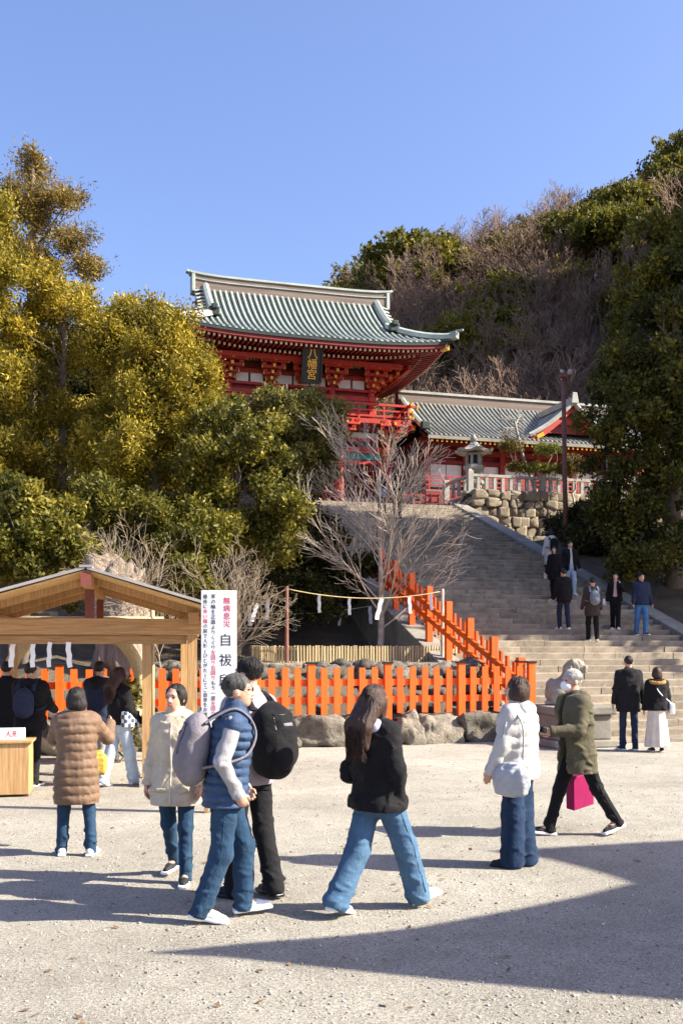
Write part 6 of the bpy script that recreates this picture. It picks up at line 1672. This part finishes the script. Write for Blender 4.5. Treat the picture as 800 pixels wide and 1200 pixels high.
# young woman in the black jacket, walking
person('woman with long brown hair in a black jacket and light jeans walking', 443, 1069, -48, 1.68, True, None, .009, lean=-4, legs=((-17, 14, -16), (26, 6, 12)), arms={'L': (-6, 12, 30, 24), 'R': (-2, 18, 26, 36), 'curl': 60}, head=(2, 0), spread=.01,
       top=dict(mat=C_BLACK, hem=-.10, bulk=.042, arm=.068, collar=.03, hood=C_LAV, flare=.016), bottom=dict(mat=C_LDENIM, w=(.100, .092, .095), len=.98), shoes=dict(mat=C_WSHOE), hair=dict(style='long', mat=H_BROWN), seed=5,
       extras=[shoulder_bag('small black sling bag on the woman in the black jacket', C_BLACK2, lambda c: c['pel']-c['rt']*.235*c['s']-c['fw']*.03+V3(0, 0, .17), (.055, .115, .10), 'sling_bag', yaw=-10,
               strap_from=[lambda c: c['pel']-c['rt']*.235*c['s']-c['fw']*.10+V3(0, 0, .22), lambda c: c['up'](.34)-c['fw']*.185*c['s'], lambda c: c['up'](.57)+c['rt']*.10*c['s']-c['fw']*.06])])
# white puffer jacket, silver bag
person('woman with bobbed hair in a white puffer jacket and wide dark jeans', 606, 1015, 58, 1.66, True, None, .010, legs=((2, 2), (-2, 2)), arms={'L': (10, 14, 14, 8), 'R': (4, 12, 14, 4)}, head=(8, -4),
       top=dict(mat=C_WHITEP, hem=-.10, bulk=.055, quilt=.10, arm=.078, collar=.05, hood=C_WHITEP), bottom=dict(mat=C_DDENIM, w=(.100, .100, .106), len=.99, hipw=1.04), shoes=dict(mat=C_BSHOE, sole=M_BLACK), hair=dict(style='bob', mat=H_BROWN), seed=6,
       extras=[shoulder_bag('silver nylon shoulder bag of the woman in the white puffer jacket', C_SILVER, lambda c: c['pel']-c['rt']*.265-c['fw']*.05+V3(0, 0, -.075), (.07, .175, .15), 'shoulder_bag', strap_from=[lambda c: c['pel']-c['rt']*.27+c['fw']*.08+V3(0, 0, .1), lambda c: c['up'](.40)-c['rt']*.27, lambda c: c['up'](.57)-c['rt']*.14, lambda c: c['up'](.40)-c['rt']*.25-c['fw']*.16, lambda c: c['pel']-c['rt']*.27-c['fw']*.16+V3(0, 0, .1)])])
# older man in the olive parka with a camera and the magenta bag
def camera_in_hand(cx):
    o = own(cx, 'compact_camera', 'small black camera held by the man in the olive parka', 'camera'); h = cx['J']['wr'][0]+cx['J']['hd'][0]*.11*cx['s']
    m = MB(); m.box(h+V3(0, .0, .02), (.10, .045, .065)); m.obj('camera_body', M_BLACK, o, bevel=.008); m = MB(); m.tube([h+V3(0, .02, .02), h+V3(0, .06, .02)], .024, 12); m.obj('lens', M_BLACK, o)
def magenta(cx):
    o = own(cx, 'paper_bag', 'bright magenta paper shopping bag held low by the man in the olive parka', 'bag'); h = cx['J']['wr'][1]+cx['J']['hd'][1]*.14*cx['s']
    Rm = Euler((R(-8), R(-6), R(20))).to_matrix(); c = h+np.array(Rm@Vector((0, .03, -.30)))
    m = MB(); m.box(c, (.11, .31, .36), Rm); m.obj('sack', C_MAG, o, bevel=.006)
    m = MB()
    for x in (-.05, .05):
        m.tube([c+np.array(Rm@Vector((x, -.08, .17))), h+V3(x*.2, 0, 0), c+np.array(Rm@Vector((x, .08, .17)))], .005, 6)
    m.obj('handle', C_MAG, o)
person('grey-haired man in a face mask and olive parka striding with a magenta bag', 676, 979, 106, 1.73, False, None, .0095, bres=.009, lean=5, legs=((-24, 10, -16), (21, 4, 6)), arms={'L': (16, 12, 78, 26), 'R': (-20, 4, 4, 2), 'curl': 60}, head=(4, -2),
       top=dict(mat=C_OLIVE, hem=-.22, bulk=.045, arm=.074, open=True, inner=C_CHAR, hood=C_OLIVE, pocket=True), bottom=dict(mat=C_BLACK, w=(.088, .066, .056)), shoes=dict(mat=C_BSHOE), hair=dict(style='short', mat=H_WHITE), seed=7, extras=[mask, camera_in_hand, magenta])
# couple before the stairs
person('man in a long black coat and navy trousers standing at the foot of the stairs', 736, 879, 2, 1.74, False, None, .015, legs=((2, 2), (-2, 2)), arms={'L': (2, 10, 10, 2), 'R': (2, 12, 12, 2)}, spread=.03,
       top=dict(mat=C_BLACK2, hem=-.20, bulk=.04, arm=.07, collar=.04, hood=C_BLACK2), bottom=dict(mat=C_NAVY, w=(.08, .062, .056)), shoes=dict(mat=C_BSHOE), hair=dict(style='short', mat=H_BLACK), seed=8)
def fur(cx):
    s = cx['s']; b0 = cx['up'](.54); F_ = Field(b0-.3, b0+.3, .012); fo = wob(4, 40)
    for k in range(9):
        a = math.pi*(.0+k/8); p = b0-cx['fw']*.10*math.sin(a)*s*1.2+cx['rt']*.15*math.cos(a)*s-V3(0, 0, .045*math.sin(a)); F_.ell(p, V3(.05, .05, .045)*s, .02, disp=lambda l, X, Y, Z: .008*fo(X, Y, Z))
    F_.obj('fur_trim', C_FUR, cx['t'])
person('woman in a black jacket with tan fur hood and long cream skirt by the stairs', 769, 881, -4, 1.54, True, None, .015, legs=((2, 2), (-2, 4)), arms={'L': (2, 10, 10, 2), 'R': (2, 14, 30, 6)}, head=(10, 0),
       top=dict(mat=C_BLACK, hem=-.06, bulk=.05, arm=.075, flare=.0), bottom=dict(mat=C_CREAMS, kind='skirt', hem=.11), shoes=dict(mat=C_BSHOE, sole=C_WSHOE), hair=dict(style='bob', mat=H_BROWN), seed=9,
       extras=[fur, shoulder_bag('white shoulder bag of the woman in the cream skirt', M_PAPER, lambda c: c['pel']+c['rt']*.26+V3(0, 0, -.02), (.045, .10, .10), 'shoulder_bag', puffy=False, strap_from=[lambda c: c['pel']+c['rt']*.26+V3(0, 0, .08), lambda c: c['up'](.3)-c['fw']*.19, lambda c: c['up'](.56)-c['rt']*.09-c['fw']*.07])])
# visitors at the shelter
person('person in black jacket and backpack at the shelter counter', 36, 921, -4, 1.70, False, 'visitors under the timber shelter', .015, legs=((0, 0), (-3, 4)), arms={'L': (20, 8, 40, 10), 'R': (20, 10, 50, 10)},
       top=dict(mat=C_BLACK, hem=-.12, bulk=.05, arm=.075, quilt=.09, hood=C_BLACK), bottom=dict(mat=C_BLACK2, w=(.085, .066, .06)), shoes=dict(mat=C_BSHOE), hair=dict(style='short', mat=H_BLACK), seed=10, extras=[backpack('small navy backpack on the visitor at the shelter counter', C_NAVY, (.13, .07, .19), .28)])
person('person in plain dark jacket at the far end of the shelter counter', 8, 912, 4, 1.70, False, None, .014, legs=((0, 0), (0, 0)), arms={'L': (10, 8, 30, 10), 'R': (10, 10, 30, 10)},
       top=dict(mat=C_BLACK2, hem=-.14, bulk=.04, arm=.07, collar=.04), bottom=dict(mat=C_BLACK2), shoes=dict(mat=C_BSHOE), hair=dict(style='short', mat=H_BLACK), seed=11)
person('man in a dark hooded jacket with pale trousers beside the long-haired woman', 117, 909, -12, 1.70, False, None, .015, legs=((6, 4), (-8, 8)), arms={'L': (10, 8, 40, 10), 'R': (6, 10, 30, 10)},
       top=dict(mat=C_NAVY, hem=-.10, bulk=.035, arm=.068, hood=C_BLACK2), bottom=dict(mat=C_GREYS, w=(.085, .07, .062)), shoes=dict(mat=C_WSHOE), hair=dict(style='short', mat=H_BLACK), seed=12)
def check_mat():
    m, n, b, o = new_mat('checkered_cloth'); c = n.nodes.new('ShaderNodeTexChecker'); c.inputs['Scale'].default_value = 18; c.inputs[1].default_value = (.75, .75, .75, 1); c.inputs[2].default_value = (.03, .05, .10, 1)
    tc = n.nodes.new('ShaderNodeTexCoord'); n.links.new(tc.outputs['Object'], c.inputs[0]); n.links.new(c.outputs[0], b.inputs['Base Color']); return m
person('woman with brown hair, black top and pale jeans under the shelter', 140, 921, -38, 1.64, True, None, .012, legs=((-12, 10, -10), (16, 4, 4)), arms={'L': (4, 10, 40, 10), 'R': (0, 14, 50, 8)}, head=(6, 0),
       top=dict(mat=C_BLACK, hem=.0, bulk=.03, arm=.065), bottom=dict(mat=cloth('washed_pale_denim', (.42, .50, .58)), w=(.095, .085, .085)), shoes=dict(mat=C_WSHOE), hair=dict(style='long', mat=H_BROWN), seed=13,
       extras=[shoulder_bag('blue and white checkered handbag on the woman under the shelter', check_mat(), lambda c: c['pel']+c['rt']*.20+V3(0, .03, .08), (.05, .13, .11), 'handbag', puffy=False)])
# on the stairs
def on_stairs(px, py):
    for v in np.arange(.1, STV-.2, .02):
        # u from px at this v
        c, s = math.cos(TH), math.sin(TH); k = (px-400)/FPX
        u = (k*(OY+c*v)-OX+s*v)/(c-k*s); i = math.floor(v/RUN); z = (i+1)*RISE; Y = OY+s*u+c*v
        if YH-(z-CH)/Y*FPX <= py: return W(u, (i+.45)*RUN, z)
    return W(3, STV+.3, STH)
ST = 'visitors on the staircase'
def climber(label, px, py, rz, H, fem, top, bottom, shoes, hair, seed, extras=(), legs=((14, 20), (-6, 6)), arms=None):
    person(label, px, py, rz, H, fem, None, .024, legs=legs, arms=arms, top=top, bottom=bottom, shoes=shoes, hair=hair, seed=seed, extras=extras, pos=on_stairs(px, py))
BL = dict(mat=C_BLACK, hem=-.12, bulk=.035, arm=.066); WSH = dict(mat=C_WSHOE); BSH = dict(mat=C_BSHOE)
climber('person in a long white coat with black backpack climbing the stairs', 648, 681, 16, 1.68, True, dict(mat=C_WHITEP, hem=-.38, bulk=.04, arm=.068, hood=C_WHITEP), dict(mat=C_BLACK2), BSH, dict(style='bob', mat=H_BLACK), 14, [backpack('black backpack on the person in the long white coat', C_BLACK, (.13, .08, .2), .28)])
climber('person in black coat with a pale bag walking beside the white-shirted man', 653, 703, 150, 1.66, True, dict(BL, hem=-.25), dict(mat=C_BLACK2), BSH, dict(style='bob', mat=H_BLACK), 15, [shoulder_bag('pale cream handbag of the person in the black coat on the stairs', C_CREAMS, lambda c: c['pel']+c['rt']*.27+V3(0, 0, -.1), (.05, .1, .1), 'handbag', puffy=False)])
climber('person in dark open jacket, white shirt and pale jeans descending the stairs', 671, 699, 190, 1.74, False, dict(BL, open=True, inner=C_WHITEP), dict(mat=C_LBLUE, w=(.095, .085, .08)), WSH, dict(style='short', mat=H_BLACK), 16)
climber('person in a black jacket and navy trousers with pale shoes climbing the stairs', 664, 744, 14, 1.70, False, dict(BL, hood=C_BLACK), dict(mat=C_NAVY), WSH, dict(style='short', mat=H_BLACK), 17)
climber('person in a dark brown coat with grey backpack climbing the stairs', 698, 752, 2, 1.72, False, dict(mat=C_DBROWN, hem=-.22, bulk=.035, arm=.066), dict(mat=C_BLACK), BSH, dict(style='short', mat=H_BLACK), 18, [backpack('grey backpack on the person in the dark brown coat', cloth('slate_grey_pack', (.16, .18, .22)), (.13, .08, .19), .28)])
climber('woman in black cardigan and pale pink top raising a hand on the stairs', 725, 740, 160, 1.62, True, dict(BL, hem=-.04, open=True, inner=C_PINK), dict(mat=C_BLACK, w=(.09, .075, .07)), WSH, dict(style='bob', mat=H_BLACK), 19, [shoulder_bag('white handbag of the woman in the pink top', M_PAPER, lambda c: c['pel']+c['rt']*.30+V3(0, 0, -.05), (.05, .09, .09), 'handbag', puffy=False)], arms={'L': (40, 20, 105, 40), 'R': (0, 12, 20, 4)})
climber('man in a navy jacket and bright blue jeans descending the stairs', 755, 749, 188, 1.75, False, dict(mat=C_NAVY, hem=-.06, bulk=.04, arm=.07, collar=.04), dict(mat=cloth('bright_blue_denim', (.06, .17, .36))), BSH, dict(style='short', mat=H_BLACK), 20)
climber('person in dark clothes near the head of the stairs', 467, 611, 10, 1.70, False, dict(BL, hem=-.2), dict(mat=C_BLACK2), BSH, dict(style='short', mat=H_BLACK), 21)
climber('person in a pale top and black trousers near the head of the stairs', 449, 607, 12, 1.66, True, dict(mat=C_GREYS, hem=-.06, bulk=.03, arm=.06), dict(mat=C_BLACK), BSH, dict(style='long', mat=H_BLACK), 22)

# ------------------------------------------------------------------ guardian lion statue
kp = atpx(668, 0, 19.6); pd = thing('statue_pedestal', 'square stone pedestal under the guardian lion', 'pedestal', (kp.x, kp.y, 0), TH)
for (z, wd, h) in ((.07, 1.42, .14), (.38, 1.14, .48), (.70, 1.30, .16)):
    m = MB(); m.box((0, 0, z), (wd, wd, h-.004)); m.obj('pedestal_block', M_CHEEK, pd, bevel=.025)
M_LION = surf('lion_stone', (.20, .175, .14), .9, .25, 6, 40, .7, .012, c2=(.34, .30, .24), dirt=((.08, .08, .07), 7, .58))
ln = Field((-.55, -.35, 0), (.55, .4, 1.0), .016); wv = wob(3, 14); cur = lambda l, X, Y, Z: .012*wv(X, Y, Z)
ln.box((0, 0, .04), (.40, .22, .05), .02); ln.ell((-.18, 0, .26), (.22, .19, .24), .06); ln.cap((-.12, 0, .3), (.10, 0, .56), .19, .17, .08); ln.ell((.10, 0, .50), (.16, .17, .2), .06)
for sy in (-1, 1):
    ln.cap((.14, sy*.11, .46), (.22, sy*.12, .08), .075, .055, .03); ln.ell((.27, sy*.12, .10), (.09, .06, .05), .03); ln.ell((-.14, sy*.17, .20), (.17, .08, .16), .04); ln.ell((.02, sy*.19, .10), (.11, .06, .05), .03)
ln.ell((.16, 0, .76), (.17, .16, .16), .05, disp=cur); ln.ell((.08, 0, .66), (.16, .19, .2), .05, disp=cur); ln.box((.31, 0, .72), (.09, .09, .075), .04, .04); ln.ell((.33, 0, .66), (.07, .075, .035), .02); ln.cap((.25, -.07, .83), (.30, .07, .83), .035, None, .03)
for sy in (-1, 1): ln.ell((.12, sy*.15, .86), (.05, .03, .06), .02); ln.ell((.30, sy*.07, .80), (.03, .02, .02), .01)
ln.box((.37, 0, .69), (.06, .07, .010), .005, .01, op='s'); ln.cap((-.34, 0, .2), (-.33, 0, .42), .08, .05, .05, disp=cur); ln.ell((-.30, 0, .40), (.08, .10, .12), .04, disp=cur)
lion = thing('guardian_lion', 'seated stone guardian lion on the pedestal at the stair foot', 'statue', (kp.x-.08, kp.y, .78), R(-18)); ln.obj('lion_body', M_LION, lion)
# ------------------------------------------------------------------ loose stones and dry leaves on the gravel
rs = np.random.RandomState(12); n = 4500
Y = 4.8+15*rs.rand(n)**1.6; X = (rs.rand(n)-.5)*.74*Y; sz = .006+.011*rs.rand(n)**3
oc = np.array([[1, 0, 0], [-1, 0, 0], [0, 1, 0], [0, -1, 0], [0, 0, 1], [0, 0, -1]], float)
Vs = oc[None]*(sz[:, None, None]*(.6+.8*rs.rand(n, 6, 1)))*np.array([1, 1, .7]); a = rs.rand(n)*6.28; ca, sa = np.cos(a)[:, None], np.sin(a)[:, None]
Vx = Vs[..., 0]*ca-Vs[..., 1]*sa; Vy = Vs[..., 0]*sa+Vs[..., 1]*ca
V = np.stack([Vx+X[:, None], Vy+Y[:, None], Vs[..., 2]+.002], -1).reshape(-1, 3)
tf = np.array([[0, 2, 4], [2, 1, 4], [1, 3, 4], [3, 0, 4], [2, 0, 5], [1, 2, 5], [3, 1, 5], [0, 3, 5]])
F = (tf[None]+np.arange(n)[:, None, None]*6).reshape(-1, 3)
m, nn, b, o_ = new_mat('loose_pebbles'); at = nn.nodes.new('ShaderNodeAttribute'); at.attribute_name = 'rnd'
nn.links.new(ramp(nn, at.outputs['Fac'], [(0, (.16, .145, .12)), (.5, (.33, .30, .26)), (1, (.46, .43, .38))]), b.inputs['Base Color']); b.inputs['Roughness'].default_value = .9
o = link('loose_pebbles', np_mesh('loose_pebbles', V, F, m, False, np.repeat(rs.rand(n), 8))); tag(o, 'loose small pebbles scattered over the pale gravel court', 'pebbles', kind='stuff')
n = 220; Y = 5+14*rs.rand(n)**1.2; X = (rs.rand(n)-.5)*.72*Y; a = rs.rand(n)*6.28; L_ = .018+.02*rs.rand(n); W_ = L_*.45
D = np.stack([np.cos(a), np.sin(a), .2*rs.rand(n)], 1); S = np.stack([-np.sin(a), np.cos(a), .3*rs.normal(size=n)], 1); P = np.stack([X, Y, np.full(n, .012)], 1)
V = np.stack([P-D*L_[:, None], P+S*W_[:, None], P+D*L_[:, None], P-S*W_[:, None]], 1).reshape(-1, 3)
o = link('dry_leaves', np_mesh('dry_leaves', V, np.arange(n*4).reshape(-1, 4), surf('dry_leaf', (.16, .09, .04), .8, .3))); tag(o, 'scattered dry brown leaves on the gravel court', 'leaves', kind='stuff')
